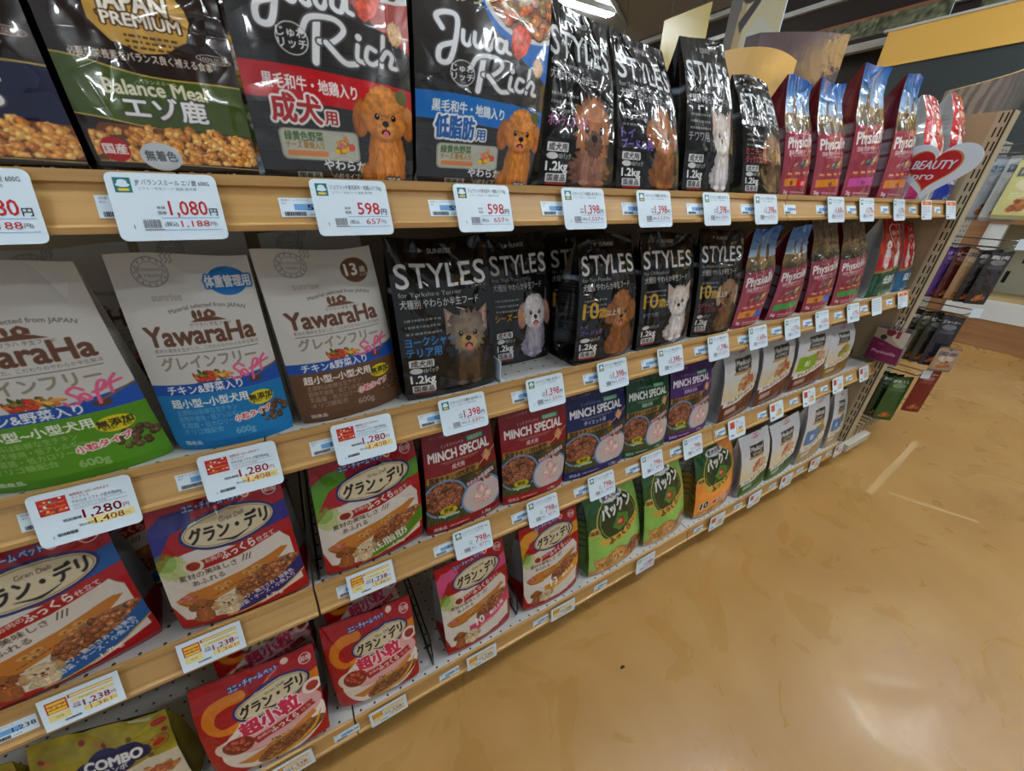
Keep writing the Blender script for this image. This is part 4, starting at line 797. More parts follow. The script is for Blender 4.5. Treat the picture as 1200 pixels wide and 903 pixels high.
sty('B7', 2, (.503, .689, .530, .689, .589, .596), 'poodle', 'poo', True, 420, .262, .11, 'black second-shelf bag with a brown poodle photo and gold number ten', 'black poodle bag with gold ten', wr=.0040, nw=26, lean=.025)
sty('B8', 2, (.697, .886, .706, .890, .594, .597), 'chihuahua', 'chi', True, 360, .262, .09, 'black second-shelf bag with a white chihuahua photo and gold number ten', 'black chihuahua bag with gold ten', wr=.0030, nw=18, lean=.03)
sty('B9', 2, (.905, 1.058, .912, 1.080, .599, .587), 'dachshund', 'dac', True, 300, .266, .09, 'black second-shelf bag with a brown dachshund photo and gold number ten', 'black dachshund bag with gold ten', wr=.0030, nw=18, lean=.03)
phy('B10', 2, (1.080, 1.215, 1.145, 1.297, .592, .592), .268, [(.5, OR, '7歳'), (.28, BL_, '')], False, 'pink second-shelf bag with blue sky top and orange-blue strip', 'second-shelf sky bag with orange-blue strip')
phy('B11', 2, (1.262, 1.418, 1.340, 1.458, .596, .590), .268, [(.80, GR, '')], False, 'pink second-shelf bag with blue sky top and green strip', 'second-shelf sky bag with green strip')
phy('B12', 2, (1.466, 1.640, 1.468, 1.660, .592, .592), .288, [(.44, OR, '7歳'), (.38, BL_, '')], True, 'pink second-shelf bag with a brown savanna top and orange-blue strip', 'brown-topped pink bag with orange-blue strip', fin=.0)
phy('B13', 2, (1.670, 1.862, 1.675, 1.870, .594, .592), .280, [(.80, GR, '')], True, 'pink second-shelf bag with a brown savanna top and green strip', 'brown-topped pink bag with green strip', fin=.0)
bea('B14', 2, (1.945, 2.150, 2.000, 2.200, .594, .592), .285, (.04, .30, .20), '低脂肪', 'red bag with heart emblem and dark green base on the second shelf', 'red bag with green base', fin=.0)
bea('B15', 2, (2.185, 2.328, 2.218, 2.328, .592, .592), .265, (.04, .34, .52), '国産', 'red bag with heart emblem and teal blue base at the second shelf end', 'red bag with teal base', fin=.0)
# --- third shelf
def gra(key, shelf, c, h, art, label, short, d=.10, **kw):
    A = 1.24 if h < .26 else 1.45
    bag(key, shelf, *c, h, d, art(A), M_SEMI, label, short, gart=gusset_art(A, (.46, .46, .47), 'redtop'), backc=(.42, .03, .06), **{**dict(shape='pillow', wr=.0020, nw=30, lean=.03, gus=.8), **kw})
BLU, PUR, GRN, PNK, YEL = (.08, .34, .62), (.17, .13, .42), (.30, .52, .10), (.82, .30, .50), (.86, .58, .10)
TL = ['ビーフ・鶏ささみ・緑黄色', '野菜・チーズ・小魚入り']
gra('C1', 3, (-.505, -.306, -.505, -.312, .585, .615), .232, lambda A: grandeli(440, A, BLU, BLU, TL), 'red bag with a blue ribbon and kibble bowl, first on the third shelf', 'red bag with blue ribbon')
gra('C2', 3, (-.277, -.084, -.272, -.088, .596, .588), .238, lambda A: grandeli(480, A, (.16, .15, .50), PUR, TL), 'red bag with a dark purple ribbon and cookies on a board, third shelf', 'red bag with purple ribbon')
gra('C1b', 3, (-.440, -.255, -.440, -.262, .725, .725), .232, lambda A: grandeli(180, A, BLU, BLU, TL), 'red and silver bag tucked behind the blue-ribbon and purple-ribbon bags', None)
gra('C2b', 3, (-.245, -.098, -.240, -.098, .725, .725), .232, lambda A: grandeli(180, A, PUR, PUR, TL), 'red and silver bag peeking out behind the purple-ribbon bag on the third shelf', None)
gra('C3', 3, (-.055, .139, -.040, .158, .592, .602), .230, lambda A: grandeli(480, A, (.32, .56, .08), GRN, ['低脂肪']), 'red bag with lime green ribbons, third shelf, beside the dark gap with a divider', 'red bag with lime ribbons')
def min_(key, c, col, sub, label, short, W=320):
    A = .236 / ((c[1] - c[0] + c[3] - c[2]) / 2)
    bag(key, 3, *c, .236, .085, minch(W, 1.26, col, sub), M_SEMI, label, short, gart=gusset_art(A, tuple(x * .55 for x in col), 'none'), gus=.75, backc=tuple(x * .6 for x in col), wr=.0012, nw=20, lean=.03, shape='stand')
min_('C4', (.148, .332, .170, .328, .592, .597), (.50, .03, .07), '成犬用', 'crimson bag with white headline and raw chicken photo, beside the lime-ribbon red bag', 'crimson chicken-photo bag by the lime-ribbon bag', 380)
min_('C5', (.338, .509, .345, .530, .595, .588), (.54, .03, .07), '成犬用', 'crimson bag with white headline and raw chicken photo, beside the navy bag', 'crimson chicken-photo bag by the navy bag', 340)
min_('C6', (.520, .725, .534, .728, .594, .589), (.04, .09, .34), 'ダイエット用', 'navy blue bag with white headline and raw chicken photo', 'navy chicken-photo bag', 300)
min_('C7', (.724, .896, .740, .900, .594, .586), (.04, .26, .14), '高齢犬用', 'dark green bag with white headline and raw chicken photo', 'dark green chicken-photo bag', 280)
min_('C8', (.905, 1.095, .917, 1.102, .592, .588), (.26, .09, .40), '超高齢犬用', 'purple bag with white headline and raw chicken photo', 'purple chicken-photo bag', 260)
PIC1 = [(.84, .60, .40), (.78, .46, .26), (.88, .70, .5)]; PIC2 = [(.80, .44, .30), (.86, .70, .56), (.70, .36, .26)]; PIC3 = [(.55, .58, .2), (.85, .75, .2), (.7, .5, .3)]
BRN = (.36, .14, .07)
def med(key, shelf, c, h, col, pic, label, short, txt='アレルゲンカット', lite=None, gk=(.70, .71, .73), W=220, **kw):
    A = h / ((c[1] - c[0] + c[3] - c[2]) / 2)
    bag(key, shelf, *c, h, .095, medicoat(W, 1.24, col, pic, txt, lite, .80 if shelf == 3 else .82), M_SEMI, label, short, gart=gusset_art(A, gk, 'grey'), backc=(.6, .6, .6), **{**dict(wr=.0022, nw=26, lean=.055, shape='stand', fin=.01, gus=.88), **kw})
med('C9', 3, (1.150, 1.355, 1.215, 1.445, .588, .602), .222, BRN, PIC1, 'white bag with brown base and cookie photo, beside the purple bag', 'white-brown bag by the purple bag')
med('C10', 3, (1.365, 1.590, 1.462, 1.695, .597, .605), .222, BRN, PIC1, 'white bag with brown base and cookie photo, second of the white bags, third shelf', 'second white-brown cookie bag')
med('C11', 3, (1.605, 1.835, 1.715, 1.980, .605, .601), .218, (.40, .16, .06), PIC2, 'white bag with brown base and lime green panel', 'white-brown bag with lime panel', lite=(.55, .68, .12))
med('C12', 3, (1.860, 2.085, 1.985, 2.225, .603, .604), .190, (.55, .38, .06), PIC3, 'white bag with mustard yellow base, last before the empty shelf strip', 'white-mustard bag')
# --- bottom shelf
bag('D0', 4, -.600, -.383, -.590, -.385, .63, .585, .225, .09, combo(400, 1.1), M_SEMI, 'gold bag with navy cloud lettering at the bottom corner', 'gold bag with navy cloud', shape='pillow', wr=.0022, lean=.03, backc=(.45, .4, .1))
bag('D0b', 4, -.80, -.605, -.80, -.600, .66, .62, .215, .09, combo(160, 1.08), M_SEMI, 'gold bag at the photo corner, beside the larger gold bag, mostly out of frame', None, shape='pillow', wr=.0022, lean=.03, backc=(.45, .4, .1))
gra('D1', 4, (-.338, -.130, -.345, -.122, .572, .558), .238, lambda A: grandeli_small(460, 1.17), 'red bag with an orange ribbon and pink lettering, nearest one on the bottom shelf', 'orange-ribbon red bag beside the gold bag', lean=.045)
gra('D2', 4, (-.103, .083, -.112, .092, .584, .566), .236, lambda A: grandeli_small(420, 1.17), 'red bag with an orange ribbon and pink lettering, bottom shelf, beside the empty wire gap', 'orange-ribbon red bag beside the wire gap', lean=.045)
gra('D1b', 4, (-.330, -.135, -.330, -.135, .72, .72), .236, lambda A: grandeli_small(140, 1.17), 'red bag hidden behind the nearest orange-ribbon bag on the bottom shelf', None)
gra('D2b', 4, (-.095, .085, -.100, .085, .72, .72), .250, lambda A: grandeli_small(140, 1.17), 'red bag hidden behind the orange-ribbon bag by the wire gap', None)
gra('D3', 4, (.163, .358, .165, .362, .568, .575), .284, lambda A: grandeli(380, A, PNK, (.80, .22, .42), [], '10'), 'red bottom-shelf bag with pink ribbon and white number ten', 'pink-ribbon red bag with ten', shape='stand', lean=.035)
gra('D4', 4, (.405, .600, .415, .616, .573, .570), .276, lambda A: grandeli(360, A, YEL, (.86, .56, .08), [], '13'), 'red bottom-shelf bag with yellow ribbon and white number thirteen', 'yellow-ribbon red bag with thirteen', shape='stand', lean=.035, d=.12)
def pak(key, c, h, col, age, label, short, W=300):
    A = h / ((c[1] - c[0] + c[3] - c[2]) / 2)
    bag(key, 4, *c, h, .13, pakkun(W, 1.5, tuple(min(1, x * 1.22) for x in col), age), M_GLOSS, label, short, gart=gusset_art(A, (.42, .56, .28) if not age else (.62, .48, .18), 'swirl', (.36, .38, .36)), gus=.72, backc=(.3, .45, .2), wr=.0024, nw=34, lean=.04, shape='stand')
pak('D5', (.652, .905, .650, .872, .562, .580), .284, (.46, .64, .30), None, 'lime green bag with big white katakana and three dogs, beside the yellow-ribbon red bag', 'lime three-dog bag by the red bag')
pak('D6', (.905, 1.130, .890, 1.085, .565, .573), .304, (.46, .64, .30), None, 'lime green bag with big white katakana and three dogs, beside the orange-based katakana bag', 'lime three-dog bag by the orange one', 280)
pak('D7', (1.176, 1.435, 1.172, 1.420, .563, .576), .272, (.80, .50, .22), '10', 'green and orange bag with big white katakana and number ten', 'green-orange katakana bag', 260)
GRM = (.10, .34, .10)
med('D8', 4, (1.440, 1.636, 1.440, 1.660, .563, .568), .256, GRM, PIC2, 'white bag with green base, beside the green-orange katakana bag', 'white-green bag by the katakana bag', lean=.035)
med('D9', 4, (1.655, 1.850, 1.675, 1.930, .565, .571), .246, GRM, PIC2, 'white bag with green base and olive side, beside the beige-based white bags', 'white-green bag with olive side', gk=(.50, .48, .36), lean=.035)
BEI = (.66, .56, .40)
med('D10', 4, (1.890, 2.120, 1.945, 2.145, .565, .568), .298, BEI, [(.3, .5, .75), (.55, .5, .2), (.7, .6, .4)], 'white bag with beige base and blue patch, beside the olive-sided bag', 'white-beige bag by the olive-sided bag', lite=(.25, .48, .70), lean=.03, fin=0)
med('D11', 4, (2.165, 2.330, 2.200, 2.335, .567, .567), .285, BEI, [(.3, .5, .75), (.55, .5, .2), (.7, .6, .4)], 'white bag with beige base at the bottom shelf end against the upright', 'white-beige bag at the shelf end', lite=(.25, .48, .70), lean=.03, fin=0)
# ------------------------------------------------------------------ price cards and small shelf labels
M_RED = newmat('red_ink', (.74, .06, .10), .5); M_INK = newmat('black_ink', (.13, .13, .15), .5); M_TEAL = newmat('teal_ink', (.05, .45, .47), .5)
M_YEL = newmat('yellow_ink', (.92, .78, .25), .5); M_BLUE = newmat('blue_ink', (.42, .66, .88), .5); M_ORG = newmat('orange_ink', (.86, .40, .12), .5); M_PALE = newmat('pale_yellow_ink', (.93, .86, .55), .5)
M_GREY = newmat('grey_ink', (.48, .49, .52), .5)
CM = [M_WHITE, M_RED, M_INK, M_TEAL, M_YEL, M_BLUE, M_ORG, M_PALE, M_GREY]
class Card:
    """a flat printed card in the local x-z plane, facing -y; origin at its top left corner"""
    def __init__(s, w, h, r=.006, th=.0009):
        s.b = MB(); s.w = w; s.h = h; P = []; s.k = 0
        for cx, cz, a in ((w - r, -r, 90), (r, -r, 180), (r, -h + r, 270), (w - r, -h + r, 360)):
            P += [(cx + r * math.cos(math.radians(a - 90 + q)), 0, cz + r * math.sin(math.radians(a - 90 + q))) for q in ((0, 30, 60, 90) if r > .0015 else (45,))]
        s.b.prism(P, (0, th, 0), 0)
    def lay(s): s.k += 1; return -.00012 - .00002 * min(s.k, 12)
    def rect(s, x0, z0, x1, z1, m, cut=0.0):
        y = s.lay(); s.b.add([(x0 + cut, y, -z1), (x1, y, -z1), (x1, y, -z0), (x0, y, -z0)], [(0, 1, 2, 3)], m)
    def disc(s, cx, cz, rx, rz, m, n=16):
        y = s.lay(); s.b.add([(cx + rx * math.cos(2 * math.pi * i / n), y, -cz + rz * math.sin(2 * math.pi * i / n)) for i in range(n)], [tuple(range(n))], m)
    def text(s, t, x, z, h, m, an='l', fit=None, bold=False):
        v, f = text_tris(t); lo, hi = v[:, 0].min(), v[:, 0].max(); sx = fit / ((hi - lo) * h) if fit else 1.0; o = {'l': 0, 'c': -.5, 'r': -1}[an] * (hi - lo) * h * sx
        for d in ((-.012, 0), (.012, 0), (0, .012), (0, -.012)) if bold else ((0, 0),):
            y = s.lay(); s.b.add([(x + o + (p[0] - lo + d[0]) * h * sx, y, -z + (p[1] + d[1]) * h) for p in v], f, m)
    def bars(s, x, z, w, h, m=2, seed=1):
        r = random.Random(seed); q = x
        while q < x + w: l = r.choice((.0004, .0007, .0011)); s.rect(q, z, min(q + l, x + w), z + h, m); q += l + r.choice((.0004, .0006))
def card_std(price, tax, name, small=True):
    c = Card(.091, .067); c.rect(.006, .005, .0195, .0195, 3); c.disc(.0127, .0095, .004, .0028, 0); c.disc(.0127, .012, .0055, .0022, 0); c.rect(.0085, .0155, .017, .018, 4)
    c.text(name, .0225, .0115, .0062, 2, fit=min(.062, .0056 * len(name))); c.text('ソフト・半生フード 国産 成犬用', .024, .0165, .0032, 8, fit=.048)
    c.text(price, .0775, .0415, .0205, 1, 'r', fit=.0325 if len(price) > 4 else .027, bold=True); c.text('円', .079, .0415, .0085, 2, bold=True); c.text('本体', .042, .0355, .0038, 2, 'r'); c.text('価格', .042, .0405, .0038, 2, 'r')
    c.rect(.037, .0440, .087, .0446, 5); c.text('(税込', .0495, .0525, .0052, 2, 'r'); c.text(tax, .0765, .0535, .0092, 1, 'r', fit=.0245 if len(tax) > 4 else .0185); c.text('円)', .0775, .0525, .005, 2); c.rect(.037, .0562, .087, .0568, 5)
    c.bars(.021, .046, .014, .0085, 8); c.rect(.021, .0555, .037, .0565, 8); c.text('1', .013, .055, .0058, 2); return c
def card_sale(price, tax):
    c = Card(.094, .067, r=.006); r = random.Random(4); c.rect(.008, .0075, .0335, .028, 1)
    for k in range(22): c.disc(.0095 + r.random() * .0225, .009 + r.random() * .0175, .0014, .0012, r.choice((4, 6, 0, 4, 3, 6)))
    for k in range(3): c.rect(.010, .013 + k * .0055, .0315, .0150 + k * .0055, 6)
    c.text('期間限定 10月~10月末まで', .037, .0105, .0038, 1, fit=.036); c.text('サンライズ', .038, .0145, .0032, 2); c.text('やわらは ソフト 小型犬用600g', .037, .0205, .0052, 2, fit=.046)
    c.rect(.037, .0225, .087, .0229, 8); c.rect(.037, .0275, .087, .0279, 8); c.text('ソフトドッグフード 成犬用', .037, .0262, .003, 8, fit=.03)
    c.text(price, .079, .0415, .0155, 1, 'r', fit=.036, bold=True); c.text('円', .0805, .0405, .0068, 1); c.text('特別価格', .0415, .0405, .0042, 2, 'r', bold=True); c.rect(.043, .0435, .089, .0525, 7, cut=.006); c.text(tax, .079, .0515, .010, 1, 'r', fit=.028, bold=True); c.text('円', .0805, .051, .0052, 1); c.text('税込価格', .0505, .0505, .0035, 2, 'r')
    c.bars(.0165, .053, .018, .004); c.text('1', .0125, .058, .0048, 2); return c
def card_yellow(price, tax):
    c = Card(.089, .052, r=.001); c.rect(.007, .008, .030, .027, 1)
    for k in range(3): c.rect(.0085, .010 + k * .0058, .0285, .0145 + k * .0058, 4)
    c.text('フェア', .0185, .0202, .0062, 1, 'c', bold=True); c.rect(.007, .0285, .030, .039, 7); c.text('10/30', .0185, .035, .004, 2, 'c'); c.rect(.0315, .007, .082, .0125, 7); c.rect(.0315, .007, .082, .0078, 1); c.rect(.0315, .0118, .082, .0125, 1); c.rect(.0315, .0078, .0335, .012, 1)
    c.rect(.0335, .0155, .081, .021, 7); c.text('やわらか仕立て 1.7kg', .042, .0200, .0042, 2, fit=.028); c.text('特価', .042, .0310, .0045, 2, 'r'); c.text('本体', .042, .0265, .0040, 1, 'r')
    c.text(price, .0745, .033, .0135, 1, 'r', fit=.0295, bold=True); c.text('円', .076, .032, .006, 1); c.rect(.044, .0348, .081, .0425, 7); c.text(tax, .0745, .042, .0088, 6, 'r', fit=.024, bold=True); c.text('円', .076, .0412, .005, 6); c.bars(.022, .042, .018, .003); return c
def card_red(price):
    c = Card(.093, .067); c.rect(.010, .008, .034, .031, 1); c.rect(.013, .011, .031, .0145, 6); c.rect(.013, .018, .031, .0215, 6); c.rect(.013, .025, .031, .028, 6)
    c.text('期間限定', .040, .013, .005, 2); c.rect(.040, .017, .085, .0175, 8); c.text('ドッグフード 国産', .040, .0235, .0045, 8, fit=.040); c.rect(.040, .027, .085, .0275, 8); c.rect(.040, .042, .087, .054, 7)
    c.text(price, .079, .041, .0145, 1, 'r', fit=.034, bold=True); c.text('1,430', .079, .053, .011, 6, 'r', fit=.030, bold=True); c.bars(.012, .052, .016, .006); return c
def card_orange():
    c = Card(.100, .066); c.rect(.006, .004, .094, .017, 6); c.text('新商品', .05, .0145, .010, 7, 'c', bold=True)
    for k in range(3): c.text('美味しさと健康を考えた国産フード', .008, .026 + k * .0075, .0055, 8, fit=.080)
    c.text('毎日のごはんに', .008, .051, .0062, 1); c.bars(.008, .055, .020, .006); return c
def card_note():
    c = Card(.093, .066)
    for k in range(5): c.text('美味しさと健康を考えた国産フード', .008, .012 + k * .0095, .0058, 8, fit=.076)
    return c
def label_small(price, w=.056):
    c = Card(w, .023, r=.0006, th=.0004); c.text('国産ドッグフード', .003, .004, .0028, 8, fit=min(.03, w * .6)); c.text('成犬', .003, .0078, .0026, 8); c.rect(w * .28, .0075, w * .70, .0148, 5); c.text(price, w - .002, .0145, .0092 if w > .05 else .0075, 2, 'r', fit=min(.024, w * .45), bold=True)
    c.bars(.004, .0165, w * .42, .005, seed=3); c.text('12345', w * .55, .0208, .0035, 8); return c
TILT = {1: 21, 2: 21, 3: 21, 4: 6}
STD = {}
def place_card(shelf, x, proto, label, cat='price card', group='price cards on the shelf edges', name='price_card', drop=.0015, out=.0035, rz=0.0):
    me = proto if isinstance(proto, bpy.types.Mesh) else proto
    o = bpy.data.objects.new(name, me); COL.objects.link(o); o.location = (x, YF[shelf] - out - (.0035 if shelf == 4 and out > 0 else 0), LIP[shelf] - drop); o.rotation_euler = (-math.radians(TILT[shelf]), 0, rz); return tag(o, label, cat, group)
def card_mesh(key, fn):
    if key not in STD:
        o = fn().b.build('price_card', CM); STD[key] = o.data; bpy.data.objects.remove(o)
    return STD[key]
NAMES = {'JP': 'JP バランスミール エゾ鹿 600G', 'JU': 'ジュワリッチ黒毛和牛・地鶏入り 750g', 'ST': 'スタイルズ 犬種別 成犬用 1.2', 'PH': 'フィジカライフ 成犬用 2kg', 'MI': 'ミンチスペシャル 成犬用 1.2kg', 'PA': '愛犬元気パックン ふっくら 1.2kg', 'GD': 'グランデリ ふっくら仕立て 1.7kg'}
# shelf, x of the left edge, kind, price, tax, name key, key of the bag it belongs to, how the label tells it apart
CARDS = [(1, -.2815, 's', '1,080', '1,188', 'JP', 'price card cut by the photo edge, below the navy-banded brown kibble bag'), (1, -.1390, 's', '1,080', '1,188', 'JP', '1,080 yen price card below the green-banded brown bag'),
 (1, .0445, 's', '598', '657', 'JU', '598 yen price card below the red-banded charcoal poodle bag'), (1, .2300, 's', '598', '657', 'JU', '598 yen price card below the blue-banded charcoal poodle bag'),
 (1, .4210, 's', '1,398', '1,537', 'ST', '1,398 yen price card below the fluffy orange dog bag'), (1, .5935, 's', '1,398', '1,537', 'ST', '1,398 yen price card below the top-shelf black poodle bag'),
 (1, .7855, 's', '1,398', '1,537', 'ST', '1,398 yen price card below the top-shelf black chihuahua bag'), (1, .9695, 's', '1,398', '1,537', 'ST', '1,398 yen price card below the top-shelf black dachshund bag'),
 (1, 1.312, 's', '1,650', '1,815', 'PH', 'price card below the top-shelf sky-topped bag with plain orange strip'), (1, 1.502, 's', '1,770', '1,947', 'PH', 'price card below the top-shelf sky-topped bag with magenta strip'),
 (1, 1.741, 's', '1,730', '1,903', 'PH', 'price card below the tall sky-topped bag beside the heart card'), (1, 1.975, 'o', '', '', '', 'white card with orange heading under the heart card'), (1, 2.220, 'o', '', '', '', 'white card with orange heading at the very end of the top shelf'),
 (2, -.3265, 'c', '1,280', '1,408', '', 'white 1,280 yen sale card with red picture, below the green-based cream bag'), (2, -.1625, 'c', '1,280', '1,408', '', 'white 1,280 yen sale card with red picture, below the blue-based cream bag'), (2, .0075, 'c', '1,280', '1,408', '', 'white 1,280 yen sale card with red picture, below the brown-based cream bag'),
 (2, .1855, 's', '1,398', '1,537', 'ST', '1,398 yen price card below the black terrier bag with blue lettering'), (2, .3695, 's', '1,398', '1,537', 'ST', '1,398 yen price card below the empty shelf strip and set-back bag'), (2, .5555, 's', '1,398', '1,537', 'ST', '1,398 yen price card below the second-shelf poodle bag'),
 (2, .7490, 's', '1,398', '1,537', 'ST', '1,398 yen price card below the second-shelf chihuahua bag'), (2, .9430, 's', '1,398', '1,537', 'ST', '1,398 yen price card below the second-shelf dachshund bag'), (2, 1.131, 's', '1,650', '1,815', 'PH', 'price card below the second-shelf sky-topped bag with orange-blue strip'),
 (2, 1.322, 's', '1,770', '1,947', 'PH', 'price card below the second-shelf sky-topped bag with green strip'), (2, 1.512, 's', '1,650', '1,815', 'PH', 'price card below the savanna-topped pink bag with orange-blue strip'), (2, 1.738, 's', '1,770', '1,947', 'PH', 'price card below the savanna-topped pink bag with green strip'),
 (2, 1.940, 'n', '', '', '', 'plain white text card below the red bag with green base'), (2, 2.185, 'o', '', '', '', 'white card with orange heading at the second shelf end'),
 (3, -.4465, 'y', '1,238', '1,361', '', 'yellow-red 1,238 yen card above the gold bag'), (3, -.2865, 'y', '1,238', '1,361', '', 'yellow-red 1,238 yen card below the purple-ribbon red bag'), (3, -.0245, 'y', '1,238', '1,361', '', 'yellow-red 1,238 yen card below the lime-ribbon red bag'),
 (3, .1970, 's', '798', '877', 'MI', '798 yen price card above the pink-ribbon red bag'), (3, .3890, 's', '798', '877', 'MI', '798 yen price card above the yellow-ribbon red bag'), (3, .5810, 's', '798', '877', 'MI', '798 yen price card below the navy chicken-photo bag'),
 (3, .7785, 's', '798', '877', 'MI', '798 yen price card below the dark green chicken-photo bag'), (3, .9615, 's', '798', '877', 'MI', '798 yen price card below the purple chicken-photo bag'), (3, 1.191, 'r', '1,300', '', '', 'white card with red block below the white-brown bag next to the purple bag'),
 (3, 1.441, 'r', '1,300', '', '', 'white card with red block below the second white-brown cookie bag'), (3, 1.674, 'r', '1,300', '', '', 'white card with red block below the lime-panel white bag'), (3, 1.915, 'r', '1,300', '', '', 'white card with red block below the mustard-based white bag'), (3, 2.163, 'r', '1,300', '', '', 'white card with red block below the empty third-shelf end'),
 (4, -.262, 'y', '1,238', '1,361', '', 'yellow-red 1,238 yen card at the lower photo edge below the nearest orange-ribbon bag'), (4, -.0495, 'y', '1,238', '1,361', '', 'yellow-red 1,238 yen card below the orange-ribbon bag by the wire gap'), (4, .2035, 'y', '1,238', '1,361', '', 'yellow-red 1,238 yen card below the pink-ribbon red bag'), (4, .4805, 'y', '1,238', '1,361', '', 'yellow-red 1,238 yen card below the yellow-ribbon red bag'),
 (4, .8400, 's', '1,080', '1,188', 'PA', 'price card with teal logo on the bottom shelf below the first lime three-dog bag'), (4, 1.240, 'r', '1,300', '', '', 'white card with red block below the green-orange katakana bag'), (4, 1.500, 'r', '1,300', '', '', 'white card with red block below the white-green bag by the katakana bag'),
 (4, 1.747, 'r', '1,300', '', '', 'white card with red block below the olive-sided white-green bag'), (4, 2.005, 'r', '1,300', '', '', 'white card with red block below the white-beige bag by the olive-sided bag'), (4, 2.250, 'r', '1,300', '', '', 'white card with red block at the bottom shelf end by the upright')]
FN = {'s': lambda p, t, n: card_std(p, t, NAMES[n]), 'c': lambda p, t, n: card_sale(p, t), 'y': lambda p, t, n: card_yellow(p, t), 'r': lambda p, t, n: card_red(p), 'o': lambda p, t, n: card_orange(), 'n': lambda p, t, n: card_note()}
for sh, x, kd, p, tx, n, lab in CARDS:
    place_card(sh, x, card_mesh((kd, p, n), lambda: FN[kd](p, tx, n)), lab, rz=random.Random(int(x * 1e4)).uniform(-.02, .02))
# small bar-code labels stuck on the rails, mostly just beside the cards
LABS = [(1, -.153, '1,080'), (1, .008, '598'), (1, .193, '598'), (1, .383, '1,398'), (1, .562, '1,398'), (1, .743, '1,398'), (1, .930, '1,398'), (1, 1.110, '1,398'), (1, 1.268, '1,650'), (1, 1.442, '1,770'), (1, 1.668, '1,730'), (1, 1.893, '980'), (1, 2.130, '980'),
 (2, -.341, '1,280'), (2, -.192, '1,280'), (2, -.026, '1,280'), (2, .148, '1,398'), (2, .338, '1,398'), (2, .520, '1,398'), (2, .700, '1,398'), (2, .897, '1,398'), (2, 1.090, '1,650'), (2, 1.261, '1,650'), (2, 1.448, '1,770'), (2, 1.660, '1,650'), (2, 1.864, '1,770'), (2, 2.095, '980'),
 (3, -.510, '1,238'), (3, -.045, '1,238'), (3, .152, '798'), (3, .348, '798'), (3, .538, '798'), (3, .724, '798'), (3, .910, '798'), (3, 1.133, '1,300'), (3, 1.377, '1,300'), (3, 1.594, '1,300'), (3, 1.833, '1,300'), (3, 2.058, '1,300'),
 (4, -.130, '1,238'), (4, .128, '1,238'), (4, .422, '1,238'), (4, .658, '1,080'), (4, 1.157, '1,080'), (4, 1.412, '1,300'), (4, 1.672, '1,300'), (4, 1.905, '1,300'), (4, 2.185, '1,300')]
def near_bag(sh, x):
    best = min((b for b in BAGS if b[2] and b[0][0] == {1: 'A', 2: 'B', 3: 'C', 4: 'D'}[sh]), key=lambda b: abs(b[1].location.x - x)); return best[2]
used = {}
for sh, x, p in LABS:
    s = near_bag(sh, x + .028); q = used.get((sh, s), 0); used[(sh, s)] = q + 1
    lab = ('small bar-code label on the %s rail beneath the %s' if q == 0 else 'other small bar-code label on the %s rail beneath the %s') % (HNAME[sh], s)
    w = .056 if x < 1.2 else .060
    o = place_card(sh, x, card_mesh(('L', p, w), lambda: label_small(p, w)), lab, 'shelf label', 'small bar-code labels on the rails', 'shelf_label', drop=.0225 if sh < 4 else .024, out=-.0005)
    o.location.y = YF[sh] + (-.0018 if sh < 4 else .0008); o.rotation_euler = (-math.radians(24.3 if sh < 4 else 9), 0, 0)
# ------------------------------------------------------------------ shelf furniture
def divider(x, z, label, y0=.60, y1=.98, h=.085):
    t = thing('wire_divider', (x, y0, z), label, 'shelf divider', 'wire shelf dividers')
    b = MB(); b.tube([(0, 0, .003), (0, -.004, h * .5), (0, .004, h - .01), (0, .016, h), (0, y1 - y0 - .015, h), (0, y1 - y0, h - .012), (0, y1 - y0, .003)], .0022); b.build('hoop', M_WIREB, t, True)
    b = MB(); b.tube([(0, 0, .003), (0, y1 - y0, .003)], .0022); b.tube([(-.009, .05, .003), (.009, .05, .003)], .002); b.build('foot_wire', M_WIREB, t, True)
divider(.122, .1205, 'dark wire divider in the empty gap beside the pink-ribbon red bag', y0=.575, h=.11); divider(.384, .1205, 'dark wire divider beside the yellow-ribbon red bag', y0=.585)
divider(-.069, .562, 'dark wire divider in the gap between the purple-ribbon and lime-ribbon red bags', h=.12); divider(2.262, .562, 'wire divider on the empty third-shelf end', y0=.66)
t = thing('plastic_divider', (.326, .60, .9055), 'clear white plastic divider strip beside the black terrier bag', 'shelf divider'); b = MB(); b.box(-.001, .001, 0, .36, 0, .045); b.box(-.001, .010, 0, .36, 0, .0015); b.build('fin', M_WHITE, t)

# white heart-shaped card standing on the top shelf edge, facing down the aisle
def heart(n=70):
    t = np.linspace(0, 2 * np.pi, n, endpoint=False); return 16 * np.sin(t)**3 / 17.0, (13 * np.cos(t) - 5 * np.cos(2 * t) - 2 * np.cos(3 * t) - np.cos(4 * t) + 17) / 29.0
t = thing('heart_card', (1.892, .558, 1.252), 'white heart-shaped card with a red heart emblem on the top shelf end', 'shelf sign')
ha, hb = heart(); b = MB(); b.prism([(.0, -a * .106, c * .163) for a, c in zip(ha, hb)], (.003, 0, 0)); b.build('board', M_WHITE, t)
b = MB(); k = [(-.0006, -a * .066 + .006, .030 + c * .112) for a, c in zip(ha, hb)]; b.add(k, [tuple(range(len(k)))[::-1]], 0)
k = [(-.0004, -a * .071 + .006, .025 + c * .120) for a, c in zip(ha, hb)]; b.add(k, [tuple(range(len(k)))[::-1]], 1)
lt = MB()
